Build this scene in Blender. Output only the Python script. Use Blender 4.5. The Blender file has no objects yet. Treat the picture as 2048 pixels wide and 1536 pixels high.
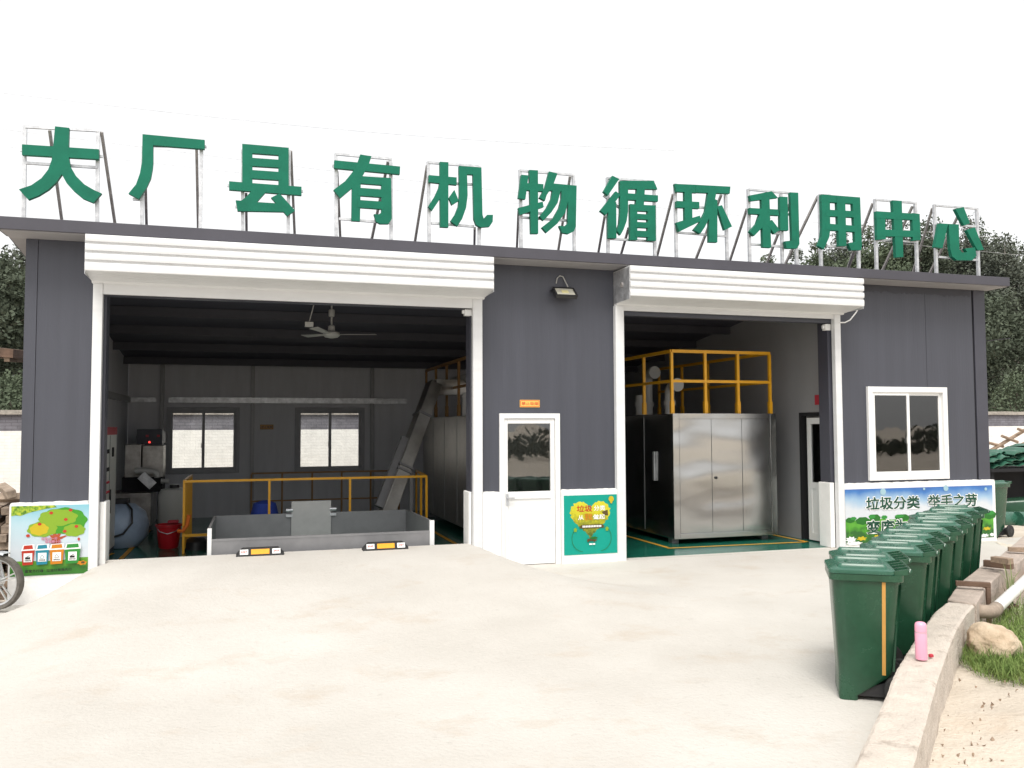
import bpy, math, random
from mathutils import Vector, Matrix, noise
random.seed(7)
S = bpy.context.scene
COL = S.collection
R = math.radians

# ------------------------------------------------------------------ camera
CF, CYAW, CPIT, CROL = 1700.0, 0.299494, 0.0506022, -0.0041969
CAM = Vector((0, -11.16, 0))
_fw = Vector((math.sin(CYAW)*math.cos(CPIT), math.cos(CYAW)*math.cos(CPIT), math.sin(CPIT)))
_r = Vector((math.cos(CYAW), -math.sin(CYAW), 0))
_u = _r.cross(_fw)
_r2 = _r*math.cos(CROL) + _u*math.sin(CROL)
_u2 = -_r*math.sin(CROL) + _u*math.cos(CROL)
cd = bpy.data.cameras.new('camera')
cam = bpy.data.objects.new('camera', cd); COL.objects.link(cam)
M = Matrix((_r2, _u2, -_fw)).transposed().to_4x4(); M.translation = CAM
cam.matrix_world = M
cd.sensor_width = 36; cd.lens = CF/2048*36; cd.clip_end = 2000; cd.clip_start = 0.05
S.camera = cam

def at(x, y, Y=None, Z=None, X=None):
    """the point of a vertical / horizontal plane of the place that the photograph shows at pixel x, y"""
    d = _fw*CF + _r2*(x-1024) + _u2*(768-y)
    t = (Y-CAM.y)/d.y if Y is not None else (Z-CAM.z)/d.z if Z is not None else (X-CAM.x)/d.x
    return CAM + d*t

# ------------------------------------------------------------------ sky, sun, exposure
w = bpy.data.worlds.new('World'); S.world = w; w.use_nodes = True
nt = w.node_tree; bg = nt.nodes['Background']
sky = nt.nodes.new('ShaderNodeTexSky'); sky.sky_type = 'NISHITA'; sky.sun_disc = False
SUN_EL, SUN_AZ = R(58), R(205)
sky.sun_elevation = SUN_EL; sky.sun_rotation = SUN_AZ
sky.air_density = 1.0; sky.dust_density = 4.0; sky.ozone_density = 1.0
hs = nt.nodes.new('ShaderNodeHueSaturation'); hs.inputs['Saturation'].default_value = 0.16
nt.links.new(sky.outputs[0], hs.inputs['Color']); cm_ = nt.nodes.new('ShaderNodeMix'); cm_.data_type = 'RGBA'; cm_.inputs[0].default_value = .5; cm_.inputs[7].default_value = (6.2, 6.15, 6.05, 1)   # thin bright cloud cover
nt.links.new(hs.outputs[0], cm_.inputs[6]); nt.links.new(cm_.outputs[2], bg.inputs['Color'])
bg.inputs['Strength'].default_value = 0.15
sl = bpy.data.lights.new('sun', 'SUN'); sl.energy = 1.5; sl.angle = R(22); sl.color = (1, .955, .88)
so = bpy.data.objects.new('sun', sl); COL.objects.link(so)
sd = Vector((math.sin(SUN_AZ)*math.cos(SUN_EL), math.cos(SUN_AZ)*math.cos(SUN_EL), math.sin(SUN_EL)))
so.rotation_euler = sd.to_track_quat('Z', 'Y').to_euler(); so.location = (0, -10, 30)
S.view_settings.view_transform = 'Standard'; S.view_settings.look = 'None'
S.view_settings.gamma = 1; S.view_settings.exposure = 0.60
S.cycles.use_denoising = True
S.cycles.max_bounces = 8; S.cycles.diffuse_bounces = 5; S.cycles.transparent_max_bounces = 12

# ------------------------------------------------------------------ materials
def mat(name, col, rough=.6, metal=0, var=.12, scale=3., bump=0., bscale=40., col2=None, spec=.5, stretch=(1, 1, 1), specks=None, bdet=4.):
    m = bpy.data.materials.new(name); m.use_nodes = True
    t = m.node_tree; b = t.nodes['Principled BSDF']; L = t.links.new
    tc = t.nodes.new('ShaderNodeTexCoord'); mp = t.nodes.new('ShaderNodeMapping'); mp.inputs['Scale'].default_value = stretch
    L(tc.outputs['Object'], mp.inputs[0])
    n = t.nodes.new('ShaderNodeTexNoise'); n.inputs['Scale'].default_value = scale; n.inputs['Detail'].default_value = 8; n.inputs['Roughness'].default_value = .65
    L(mp.outputs[0], n.inputs['Vector'])
    mx = t.nodes.new('ShaderNodeMix'); mx.data_type = 'RGBA'
    c1 = tuple(c*(1-var) for c in col); c2 = tuple(min(1, c*(1+var)) for c in col) if col2 is None else col2
    mx.inputs[6].default_value = (*c1, 1); mx.inputs[7].default_value = (*c2, 1)
    cr = t.nodes.new('ShaderNodeMapRange'); cr.inputs[1].default_value = .32; cr.inputs[2].default_value = .68
    L(n.outputs['Fac'], cr.inputs[0]); L(cr.outputs[0], mx.inputs[0]); out = mx.outputs[2]
    if specks:
        sc, thr, scol = specks
        v = t.nodes.new('ShaderNodeTexVoronoi'); v.inputs['Scale'].default_value = sc; v.feature = 'F1'
        L(tc.outputs['Object'], v.inputs['Vector'])
        lt = t.nodes.new('ShaderNodeMath'); lt.operation = 'LESS_THAN'; lt.inputs[1].default_value = thr
        L(v.outputs['Distance'], lt.inputs[0])
        m3 = t.nodes.new('ShaderNodeMix'); m3.data_type = 'RGBA'; m3.inputs[7].default_value = (*scol, 1)
        L(lt.outputs[0], m3.inputs[0]); L(out, m3.inputs[6]); out = m3.outputs[2]
    L(out, b.inputs['Base Color'])
    b.inputs['Metallic'].default_value = metal
    b.inputs['Specular IOR Level'].default_value = spec
    rr = t.nodes.new('ShaderNodeMapRange'); rr.inputs[3].default_value = max(.02, rough-.08); rr.inputs[4].default_value = min(1, rough+.08)
    L(n.outputs['Fac'], rr.inputs[0]); L(rr.outputs[0], b.inputs['Roughness'])
    if bump:
        nb = t.nodes.new('ShaderNodeTexNoise'); nb.inputs['Scale'].default_value = bscale; nb.inputs['Detail'].default_value = bdet
        L(mp.outputs[0], nb.inputs['Vector'])
        bp = t.nodes.new('ShaderNodeBump'); bp.inputs['Strength'].default_value = min(1, bump); bp.inputs['Distance'].default_value = .02*max(1, bump)
        L(nb.outputs['Fac'], bp.inputs['Height']); L(bp.outputs[0], b.inputs['Normal'])
    return m

def glass(name, tint=(.96, .97, .965), ior=2.3):
    m = bpy.data.materials.new(name); m.use_nodes = True; t = m.node_tree; t.nodes.clear(); L = t.links.new
    o = t.nodes.new('ShaderNodeOutputMaterial'); tr = t.nodes.new('ShaderNodeBsdfTransparent'); tr.inputs[0].default_value = (*tint, 1)
    gl = t.nodes.new('ShaderNodeBsdfGlossy'); gl.inputs['Roughness'].default_value = .02
    tc = t.nodes.new('ShaderNodeTexCoord'); n = t.nodes.new('ShaderNodeTexNoise'); n.inputs['Scale'].default_value = 1.3
    L(tc.outputs['Object'], n.inputs['Vector']); bp = t.nodes.new('ShaderNodeBump'); bp.inputs['Strength'].default_value = .12; bp.inputs['Distance'].default_value = .03
    L(n.outputs['Fac'], bp.inputs['Height']); L(bp.outputs[0], gl.inputs['Normal'])
    fr = t.nodes.new('ShaderNodeFresnel'); fr.inputs[0].default_value = ior   # double glazing: four faces mirror
    mx = t.nodes.new('ShaderNodeMixShader'); L(fr.outputs[0], mx.inputs[0]); L(tr.outputs[0], mx.inputs[1]); L(gl.outputs[0], mx.inputs[2]); L(mx.outputs[0], o.inputs[0])
    return m

m_wall = mat('grey_panel', (.058, .061, .078), .5, 0, .085, 2.6, .10, 26, specks=(2.2, .016, (.5, .5, .5)), stretch=(2.2, 2.2, .10))
m_trim = mat('dark_trim', (.054, .055, .072), .5, 0, .08, 2)
m_fascia = mat('fascia_metal', (.058, .056, .070), .5, 0, .10, 1.5)
m_soffit = mat('soffit_grey', (.30, .29, .295), .7, 0, .08, 3)
m_dado = mat('white_plaster', (.84, .83, .81), .8, 0, .05, 3, .2, 25)
m_white = mat('white_enamel', (.80, .80, .79), .35, 0, .03, 2)
m_shutter = mat('white_shutter', (.70, .705, .71), .4, 0, .04, 2.5, stretch=(1, 1, 4))
m_galv = mat('galvanised_steel', (.55, .56, .58), .45, .7, .25, 9, col2=(.75, .76, .78))
m_brace = mat('weathered_steel', (.33, .31, .30), .6, .2, .3, 12)
m_rust = mat('rusty_steel', (.16, .09, .06), .8, .2, .4, 14)
m_letter = mat('green_letter', (.007, .140, .085), .5, 0, .12, 3.5, .05, 30, spec=.2)
m_part = mat('partition_pale', (.30, .30, .31), .6, 0, .05, 1.5)
m_inwall = mat('inner_panel_grey', (.52, .52, .55), .6, 0, .08, 1.5, stretch=(3, 3, .4))
m_ceil = mat('ceiling_dark', (.075, .075, .098), .8, 0, .08, 1.5)
m_gate = mat('pale_steel_plate', (.50, .49, .48), .5, .4, .08, 4)
m_purlin = mat('purlin_dark', (.050, .050, .062), .7)
m_floor = mat('green_epoxy', (.012, .125, .085), .18, 0, .2, 1.6, .04, 6)
m_yline = mat('yellow_paint', (.62, .30, .02), .6, 0, .25, 12)
m_rail = mat('yellow_rail', (.78, .38, .012), .4, 0, .06, 8)
m_steel = mat('stainless_sheet', (.54, .54, .535), .22, 1, .05, 1.2, 2.3, 1.6, stretch=(.6, 1, 1.3), bdet=.5)
m_steel2 = mat('brushed_stainless', (.40, .385, .36), .38, 1, .15, 5, .08, 3)
m_stain = mat('stained_stainless', (.36, .33, .30), .42, .85, .35, 4, .1, 3, col2=(.52, .50, .48))
m_steelm = mat('matt_steel_plate', (.27, .268, .275), .55, .55, .10, 4)
m_pvc = mat('pvc_grey', (.40, .40, .385), .5, 0, .06, 4)
m_black = mat('black_rubber', (.018, .018, .018), .7, 0, .25, 14, .15, 60)
m_blackp = mat('black_plastic', (.02, .02, .022), .4, 0, .1, 8)
m_orange = mat('orange_reflector', (.85, .36, .01), .3, 0, .08, 20)
m_bin = mat('green_plastic', (.013, .063, .031), .26, 0, .22, 3.5, .05, 8, col2=(.019, .080, .042))
m_lid = mat('green_plastic_lid', (.030, .118, .074), .27, 0, .2, 4, .03, 10, col2=(.042, .140, .094))
m_conc = mat('concrete_curb', (.56, .495, .43), .9, 0, .12, 6, .6, 60, specks=(14, .04, (.22, .18, .15)))
def stain(m, col, scale, lo, hi, stretch):
    t = m.node_tree; L = t.links.new; b = t.nodes['Principled BSDF']; src = b.inputs['Base Color'].links[0].from_socket
    tc = [n for n in t.nodes if n.type == 'TEX_COORD'][0]; mp = t.nodes.new('ShaderNodeMapping'); mp.inputs['Scale'].default_value = stretch; L(tc.outputs['Object'], mp.inputs[0])
    n = t.nodes.new('ShaderNodeTexNoise'); n.inputs['Scale'].default_value = scale; n.inputs['Detail'].default_value = 9; n.inputs['Roughness'].default_value = .75; L(mp.outputs[0], n.inputs['Vector'])
    q = t.nodes.new('ShaderNodeMapRange'); q.inputs[1].default_value = lo; q.inputs[2].default_value = hi; L(n.outputs['Fac'], q.inputs[0])
    x = t.nodes.new('ShaderNodeMix'); x.data_type = 'RGBA'; x.inputs[7].default_value = (*col, 1); L(q.outputs[0], x.inputs[0]); L(src, x.inputs[6]); L(x.outputs[2], b.inputs['Base Color'])
stain(m_conc, (.27, .215, .17), 3.2, .54, .72, (1, 1, 1.6))
m_concblk = mat('concrete_block', (.42, .35, .30), .9, 0, .22, 5, .6, 40, specks=(12, .06, (.2, .16, .13)))
m_wood = mat('weathered_wood', (.30, .22, .16), .85, 0, .35, 4, .3, 30, stretch=(1, 6, 6))
m_woodd = mat('dark_wood', (.13, .08, .055), .85, 0, .35, 6, .3, 30)
m_log = mat('split_timber', (.33, .26, .20), .9, 0, .4, 7, .4, 30)
m_pink = mat('pink_enamel', (.83, .37, .50), .3, 0, .03, 6)
m_red = mat('red_plastic', (.52, .012, .022), .4, 0, .12, 6)
m_rock = mat('sandstone', (.48, .35, .23), .9, 0, .22, 4, .8, 22, col2=(.68, .56, .42), specks=(30, .10, (.30, .22, .15)))
m_blue = mat('blue_cloth', (.02, .05, .30), .8, 0, .2, 9)
m_bag = mat('pale_blue_tank', (.30, .38, .50), .45, 0, .12, 4)
m_cab = mat('cabinet_grey', (.64, .65, .62), .5, 0, .04, 3)
m_redlab = mat('red_label', (.45, .03, .05), .6, 0, .1, 8)
m_dark = mat('dark_void', (.012, .012, .014), .9, 0, .1, 4)
m_bark = mat('bark', (.16, .14, .115), .9, 0, .35, 8, .5, 20)
m_barkp = mat('pale_bark', (.36, .34, .30), .9, 0, .3, 8, .4, 20)
m_tyre = mat('worn_tyre', (.11, .10, .088), .85, 0, .3, 16, .3, 70)
m_alu = mat('alloy_silver', (.55, .55, .55), .35, .75, .1, 9)
m_bike = mat('silver_fender', (.50, .52, .55), .3, .3, .05, 5)
m_glass = glass('window_glass'); m_glassr = glass('rear_window_glass', ior=1.35); m_glassd = glass('door_glass', (.75, .76, .75))

def leafmat(name, a, b):
    m = mat(name, a, .75, 0, .1, .9, col2=b, spec=.15)
    m.node_tree.nodes['Principled BSDF'].inputs['Subsurface Weight'].default_value = 0
    return m
m_leaf = [leafmat('leaf_dark', (.064, .080, .056), (.110, .130, .092)), leafmat('leaf_mid', (.078, .102, .064), (.130, .160, .104)), leafmat('leaf_grey', (.082, .094, .076), (.132, .146, .116))]  # leaf colours lifted and greyed to stand in for distance haze
m_grass = leafmat('grass_blades', (.095, .19, .04), (.27, .33, .11)); m_grass.node_tree.nodes['Noise Texture'].inputs['Scale'].default_value = 9
m_reed = leafmat('reed_leaf', (.15, .20, .08), (.28, .32, .15))

def ground_mat(name, col, col2, warm, s1=.35, bump=.35):
    m = mat(name, col, .92, 0, .1, s1, bump, 30, col2=col2, spec=.2)
    t = m.node_tree; L = t.links.new; b = t.nodes['Principled BSDF']
    src = b.inputs['Base Color'].links[0].from_socket
    tc = [n for n in t.nodes if n.type == 'TEX_COORD'][0]
    def layer(src, scale, lo, hi, color, det=6, stretch=None):
        n = t.nodes.new('ShaderNodeTexNoise'); n.inputs['Scale'].default_value = scale; n.inputs['Detail'].default_value = det; n.inputs['Roughness'].default_value = .7
        v = tc.outputs['Object']
        if stretch:
            mp = t.nodes.new('ShaderNodeMapping'); mp.inputs['Scale'].default_value = stretch; mp.inputs['Rotation'].default_value = (0, 0, .5); L(v, mp.inputs[0]); v = mp.outputs[0]
        L(v, n.inputs['Vector'])
        r = t.nodes.new('ShaderNodeMapRange'); r.inputs[1].default_value = lo; r.inputs[2].default_value = hi; L(n.outputs['Fac'], r.inputs[0])
        x = t.nodes.new('ShaderNodeMix'); x.data_type = 'RGBA'; x.inputs[7].default_value = (*color, 1)
        L(r.outputs[0], x.inputs[0]); L(src, x.inputs[6]); return x.outputs[2]
    src = layer(src, 1.5, .54, .80, warm, 9, (.8, 1.1, 1))
    src = layer(src, 9, .60, .82, tuple(c*.78 for c in col), 8)
    src = layer(src, 60, .64, .75, tuple(c*.70 for c in col), 3)
    L(src, b.inputs['Base Color'])
    return m
m_slab = ground_mat('concrete_slab', (.545, .515, .47), (.60, .575, .535), (.47, .405, .335))
m_dirt = ground_mat('sandy_dirt', (.56, .49, .405), (.65, .585, .50), (.46, .375, .29), .8, .8)
m_brick = mat('brick_wall', (.19, .185, .21), .9, 0, .25, 4, .4, 20)
def add_bricks(m, c1, c2, cm):
    t = m.node_tree; L = t.links.new; b = t.nodes['Principled BSDF']
    tc = [n for n in t.nodes if n.type == 'TEX_COORD'][0]
    sp = t.nodes.new('ShaderNodeSeparateXYZ'); cb = t.nodes.new('ShaderNodeCombineXYZ'); L(tc.outputs['Object'], sp.inputs[0]); L(sp.outputs[0], cb.inputs[0]); L(sp.outputs[2], cb.inputs[1])
    br = t.nodes.new('ShaderNodeTexBrick'); br.inputs['Scale'].default_value = 1; br.inputs['Brick Width'].default_value = .25; br.inputs['Row Height'].default_value = .075; br.inputs['Mortar Size'].default_value = .006
    br.inputs['Color1'].default_value = (*c1, 1); br.inputs['Color2'].default_value = (*c2, 1); br.inputs['Mortar'].default_value = (*cm, 1)
    L(cb.outputs[0], br.inputs['Vector'])
    src = b.inputs['Base Color'].links[0].from_socket
    mx = t.nodes.new('ShaderNodeMix'); mx.data_type = 'RGBA'; mx.blend_type = 'MULTIPLY'; mx.inputs[0].default_value = 1
    L(src, mx.inputs[6]); L(br.outputs['Color'], mx.inputs[7]); L(mx.outputs[2], b.inputs['Base Color'])
add_bricks(m_brick, (1, 1, 1), (.85, .85, .85), (.55, .55, .55))
m_wbrick = mat('whitewashed_brick', (.90, .885, .85), .9, 0, .08, 5, .4, 20); add_bricks(m_wbrick, (1, 1, 1), (.95, .95, .95), (.86, .86, .86))
m_coping = mat('coping_concrete', (.36, .33, .29), .9, 0, .3, 6, .5, 25)

# ------------------------------------------------------------------ mesh builder
class MB:
    def __init__(self): self.v = []; self.f = []
    def add(self, vs, fs):
        o = len(self.v); self.v += [tuple(p) for p in vs]; self.f += [tuple(i+o for i in f) for f in fs]; return self
    def box(self, x0, x1, y0, y1, z0, z1):
        return self.add([(x, y, z) for x in (x0, x1) for y in (y0, y1) for z in (z0, z1)],
                        [(0, 1, 3, 2), (4, 6, 7, 5), (0, 4, 5, 1), (2, 3, 7, 6), (0, 2, 6, 4), (1, 5, 7, 3)])
    def bar(self, a, b, w, h=None, up=(0, 0, 1)):
        a = Vector(a); b = Vector(b); h = h or w; d = (b-a).normalized(); up = Vector(up)
        if abs(d.dot(up)) > .95: up = Vector((0, 1, 0))
        s = d.cross(up).normalized(); u = s.cross(d)
        vs = [p + s*(i*w/2) + u*(j*h/2) for p in (a, b) for i, j in ((-1, -1), (1, -1), (1, 1), (-1, 1))]
        return self.add(vs, [(3, 2, 1, 0), (4, 5, 6, 7), (0, 1, 5, 4), (1, 2, 6, 5), (2, 3, 7, 6), (3, 0, 4, 7)])
    def rings(self, rs, caps=True):
        n = len(rs[0]); o = len(self.v); self.v += [tuple(p) for r in rs for p in r]
        for k in range(len(rs)-1):
            for i in range(n):
                j = (i+1) % n
                self.f.append((o+k*n+i, o+k*n+j, o+(k+1)*n+j, o+(k+1)*n+i))
        if caps:
            self.f.append(tuple(o+i for i in reversed(range(n)))); self.f.append(tuple(o+(len(rs)-1)*n+i for i in range(n)))
        return self
    def tube(self, pts, r, n=10, caps=True):
        pts = [Vector(p) for p in pts]; rs = []; rad = r if isinstance(r, (list, tuple)) else [r]*len(pts)
        prev = None
        for k, p in enumerate(pts):
            d = (pts[min(k+1, len(pts)-1)] - pts[max(k-1, 0)]).normalized()
            s = d.cross(Vector((0, 0, 1)))
            if s.length < .05: s = d.cross(Vector((0, 1, 0)))
            s.normalize()
            if prev is not None:
                s2 = prev - d*prev.dot(d)
                if s2.length > .05: s = s2.normalized()
            prev = s; u = s.cross(d)
            rs.append([p + s*math.cos(a)*rad[k] + u*math.sin(a)*rad[k] for a in [2*math.pi*i/n for i in range(n)]])
        return self.rings(rs, caps)
    def lathe(self, prof, c=(0, 0, 0), n=24, axis='z', caps=True):
        rs = []
        for r, h in prof:
            ring = []
            for i in range(n):
                a = 2*math.pi*i/n; p = (r*math.cos(a), r*math.sin(a), h)
                if axis == 'x': p = (h, p[0], p[1])
                elif axis == 'y': p = (p[1], h, p[0])
                ring.append((p[0]+c[0], p[1]+c[1], p[2]+c[2]))
            rs.append(ring)
        return self.rings(rs, caps)
    def plate(self, pts, y0, y1):
        """pts (x, z) outline in a vertical plane, front y0, back y1"""
        n = len(pts); ar = sum(pts[i][0]*pts[(i+1) % n][1]-pts[(i+1) % n][0]*pts[i][1] for i in range(n))
        if ar < 0: pts = pts[::-1]
        o = len(self.v); self.v += [(x, y0, z) for x, z in pts] + [(x, y1, z) for x, z in pts]
        self.f.append(tuple(o+i for i in range(n))); self.f.append(tuple(o+n+i for i in reversed(range(n))))
        for i in range(n):
            j = (i+1) % n; self.f.append((o+j, o+i, o+n+i, o+n+j))
        return self
    def build(self, name, m, parent=None, smooth=False, bevel=0., local=False):
        off = Vector((0, 0, 0))
        if parent is not None and not local:
            p = parent
            while p is not None: off += p.location; p = p.parent
        me = bpy.data.meshes.new(name)
        me.from_pydata([tuple(Vector(v)-off) for v in self.v], [], self.f); me.update()
        if smooth: me.polygons.foreach_set('use_smooth', [True]*len(me.polygons))
        if m: me.materials.append(m)
        o = bpy.data.objects.new(name, me); COL.objects.link(o)
        if parent is not None: o.parent = parent
        if bevel:
            b = o.modifiers.new('bevel', 'BEVEL'); b.width = bevel; b.segments = 2; b.limit_method = 'ANGLE'; b.angle_limit = R(40)
        if smooth:
            try: me.set_sharp_from_angle(angle=R(42))
            except Exception: pass
        return o

def tag(o, label=None, cat=None, group=None, kind=None):
    if label: o['label'] = label
    if cat: o['category'] = cat
    if group: o['group'] = group
    if kind: o['kind'] = kind
    return o
def thing(name, label, cat, loc=(0, 0, 0), rz=0., group=None):
    o = bpy.data.objects.new(name, None); o.empty_display_size = .1; COL.objects.link(o)
    o.location = loc; o.rotation_euler = (0, 0, rz); return tag(o, label, cat, group)
def copy_tree(o, parent=None):
    c = o.copy(); COL.objects.link(c); c.parent = parent
    for ch in list(o.children): copy_tree(ch, c)
    return c

def text_part(name, body, x0, x1, z0, z1, y, m, parent, bold=0.):
    """lettering as a thin mesh; the weight is built up from a few outlines a hair apart"""
    off = Vector((0, 0, 0)); p = parent
    while p is not None: off += p.location; p = p.parent
    vs, fs = [], []; box = None
    for k, bo in enumerate([bold, bold*.66, bold*.33, 0] if bold else [0]):
        cu = bpy.data.curves.new('t', 'FONT'); cu.body = body; cu.offset = bo; cu.resolution_u = 3
        ob = bpy.data.objects.new('t', cu); COL.objects.link(ob)
        bpy.context.view_layer.update()
        me = bpy.data.meshes.new_from_object(ob.evaluated_get(bpy.context.evaluated_depsgraph_get()))
        if box is None:
            xs = [v.co.x for v in me.vertices]; ys = [v.co.y for v in me.vertices]; box = min(xs), max(xs), min(ys), max(ys)
        ax, bx, ay, by = box; o = len(vs)
        vs += [(x0+(v.co.x-ax)/(bx-ax)*(x1-x0)-off.x, y-.00015*k-off.y, z0+(v.co.y-ay)/(by-ay)*(z1-z0)-off.z) for v in me.vertices]
        fs += [tuple(i+o for i in q.vertices) for q in me.polygons]
        bpy.data.objects.remove(ob); bpy.data.curves.remove(cu); bpy.data.meshes.remove(me)
    m2 = bpy.data.meshes.new(name); m2.from_pydata(vs, [], fs); m2.update(); m2.materials.append(m)
    o = bpy.data.objects.new(name, m2); COL.objects.link(o); o.parent = parent
    return o

def sstep(t): t = max(0., min(1., t)); return t*t*(3-2*t)
FZ = -1.88
# ------------------------------------------------------------------ ground
CURB_L = [(1660, 1640), (1704, 1536), (1755, 1430), (1791, 1341), (1813.5, 1304), (1842, 1259), (1870, 1222), (1893, 1204)]
CURB_R = [(1790, 1640), (1825, 1536), (1849, 1452), (1876, 1355), (1896, 1298), (1912, 1259), (1932, 1227), (1950, 1209)]
ZC = -1.56
cl = [at(x, y, Z=ZC) for x, y in CURB_L]; cr_ = [at(x, y, Z=ZC) for x, y in CURB_R]
def gz(x, y):
    b = -1.885 - .010*max(0, -y) - .125*sstep((-1.2-x)/1.2)
    v = max(0., -y)
    side = .45+.75*v
    lx = sstep((x+1.70+side*(1 if x < 0 else 1))/side) if x < 0 else 1.
    rx = 1-sstep((x-2.90)/(.30+.95*max(0., v-.35))) if x > 2 else 1.
    return b + .318*(1-sstep((v-.1)/4.6))*lx*rx + .004*math.sin(x*2.1+y)*math.sin(y*1.7)
def grid(name, xs, ys, zf, m, lab=None):
    mb = MB(); nx, ny = len(xs), len(ys)
    mb.v = [(x, y, zf(x, y)) for y in ys for x in xs]
    mb.f = [(j*nx+i, j*nx+i+1, (j+1)*nx+i+1, (j+1)*nx+i) for j in range(ny-1) for i in range(nx-1)]
    return tag(mb.build(name, m, smooth=True), kind='structure')
def fr(a, b, s): n = max(1, round((b-a)/s)); return [a+(b-a)*i/n for i in range(n+1)]
xs = fr(-14, -4, .8)[:-1]+fr(-4, 5, .12)[:-1]+fr(5, 13.5, .4); ys = fr(-18, -7, .6)[:-1]+fr(-7, 0.07, .12)
fc = grid('forecourt', xs, ys, gz, m_slab)
# front lip of the raised slab down to the hall floor
lip = MB().box(-1.75, 2.93, .068, .10, FZ-.05, -1.572).build('slab_edge', m_slab); tag(lip, kind='structure')
far = MB().add([(-700, -700, -2.12), (700, -700, -2.12), (700, 700, -2.12), (-700, 700, -2.12)], [(0, 1, 2, 3)]).build('ground', m_dirt); tag(far, kind='structure')
# sandy strip on the right of the curb
def dirt_strip():
    spine = [at(*p, Z=ZC) for p in [(1790, 1640), (1825, 1536), (1849, 1452), (1876, 1355), (1896, 1298), (1912, 1259), (1932, 1227), (1960, 1204), (1990, 1165), (2020, 1131)]]
    d0 = (spine[0]-spine[1]).normalized(); spine = [spine[0]+d0*6] + [spine[0]+d0*2] + spine
    e = spine[-1]; spine += [e+Vector((1.1, .9, 0)), e+Vector((3, 2.6, 0)), e+Vector((4.6, 5, 0)), e+Vector((5.5, 14, 0))]
    fine = []
    for a, b in zip(spine, spine[1:]):
        n = max(1, int((b-a).length/.12)) if (b-a).length < 1.5 else int((b-a).length/.4)
        fine += [a.lerp(b, i/n) for i in range(n)]
    fine.append(spine[-1]); ts = [0, .08, .16, .24, .34, .45, .6, .8, 1., 1.25, 1.5, 1.8, 2.2, 3, 4.5, 7, 12, 20]
    mb = MB(); nt_ = len(ts)
    for k, p in enumerate(fine):
        d = (fine[min(k+2, len(fine)-1)]-fine[max(k-2, 0)]).normalized(); nrm = Vector((d.y, -d.x, 0)).lerp(Vector((1, -.15, 0)), .6).normalized()
        for t in ts:
            q = p + nrm*(t-.12)
            near = sstep((q.y+9)/3.)
            z = -1.83 - .05*near + .07*math.exp(-((t-.9)**2+(q.y+7.)**2)/.8) - .03*sstep(t/3)
            z += .012*math.sin(q.x*7+q.y*3)*math.sin(q.y*8-q.x*2) + .03*noise.noise(Vector((q.x*2.2, q.y*2.2, 4))) + .012*noise.noise(Vector((q.x*9, q.y*9, 1))) + random.uniform(-.004, .004)
            if q.y > -4: z = min(z, -1.885 + .02*math.sin(q.x*3))
            mb.v.append((q.x, q.y, z))
    mb.f = [(k*nt_+i, k*nt_+i+1, (k+1)*nt_+i+1, (k+1)*nt_+i) for k in range(len(fine)-1) for i in range(nt_-1)]
    return tag(mb.build('dirt_ground', m_dirt, smooth=True), kind='structure')
dirt_strip()

# ------------------------------------------------------------------ the building
B = thing('workshop_building', 'long single storey dark grey workshop with two open roller shutters and white base band', 'building', (4.5, 4, FZ))
XL, XR, YB = -2.536, 11.71, 8.0
def part(mb, name, m, parent=B, **k): return mb.build(name, m, parent, **k)
# front wall panels (5 mm open seams)
wp = MB()
wp.box(XL, -2.41, -.006, .12, -2.2, 2.24); wp.box(-2.405, -1.72, 0, .12, -2.2, 2.24)
part(wp, 'front_wall', m_wall)
wp = MB(); wp.box(-1.72, 2.93, 0, .12, 1.6, 2.24); wp.box(5.03, 8.70, 0, .12, 1.6, 2.24); part(wp, 'lintel_panel', m_wall)
wp = MB(); wp.box(2.935, 3.258, 0, .12, -2.1, .186); wp.box(4.135, 5.025, 0, .12, -2.1, .186); wp.box(2.935, 5.025, 0, .12, .186, 2.24)
part(wp, 'front_wall', m_wall)
wx0, wx1, wz0, wz1 = 9.293, 10.839, -.863, .614
seamx = at(1851, 650, Y=0).x
wp = MB(); wp.box(8.705, wx0, 0, .12, -2.1, 2.24); wp.box(wx1, 11.44, 0, .12, -2.1, wz1); wp.box(wx0, wx1, 0, .12, -2.1, wz0)
wp.box(wx0, seamx-.003, 0, .12, wz1, 2.24); wp.box(seamx+.003, 11.44, 0, .12, wz1, 2.24)
part(wp, 'front_wall', m_wall)
part(MB().box(11.475, XR, -.008, .12, -2.1, 2.24), 'corner_trim', m_trim)
part(MB().box(11.43, 11.48, .02, .1, -2.1, 2.24), 'seam_filler', m_dark)
part(MB().box(seamx-.02, seamx+.02, .03, .1, wz1, 2.24), 'seam_filler', m_dark)
part(MB().box(XL, XL+.1, .12, YB, -2.2, 2.2), 'side_wall', m_wall)
part(MB().box(XR-.1, XR, .12, YB, -2.2, 2.2), 'side_wall', m_wall)
# inner linings
part(MB().box(XL+.1, XL+.13, .13, YB-.002, FZ, 2.2), 'inner_wall', m_inwall)
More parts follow.
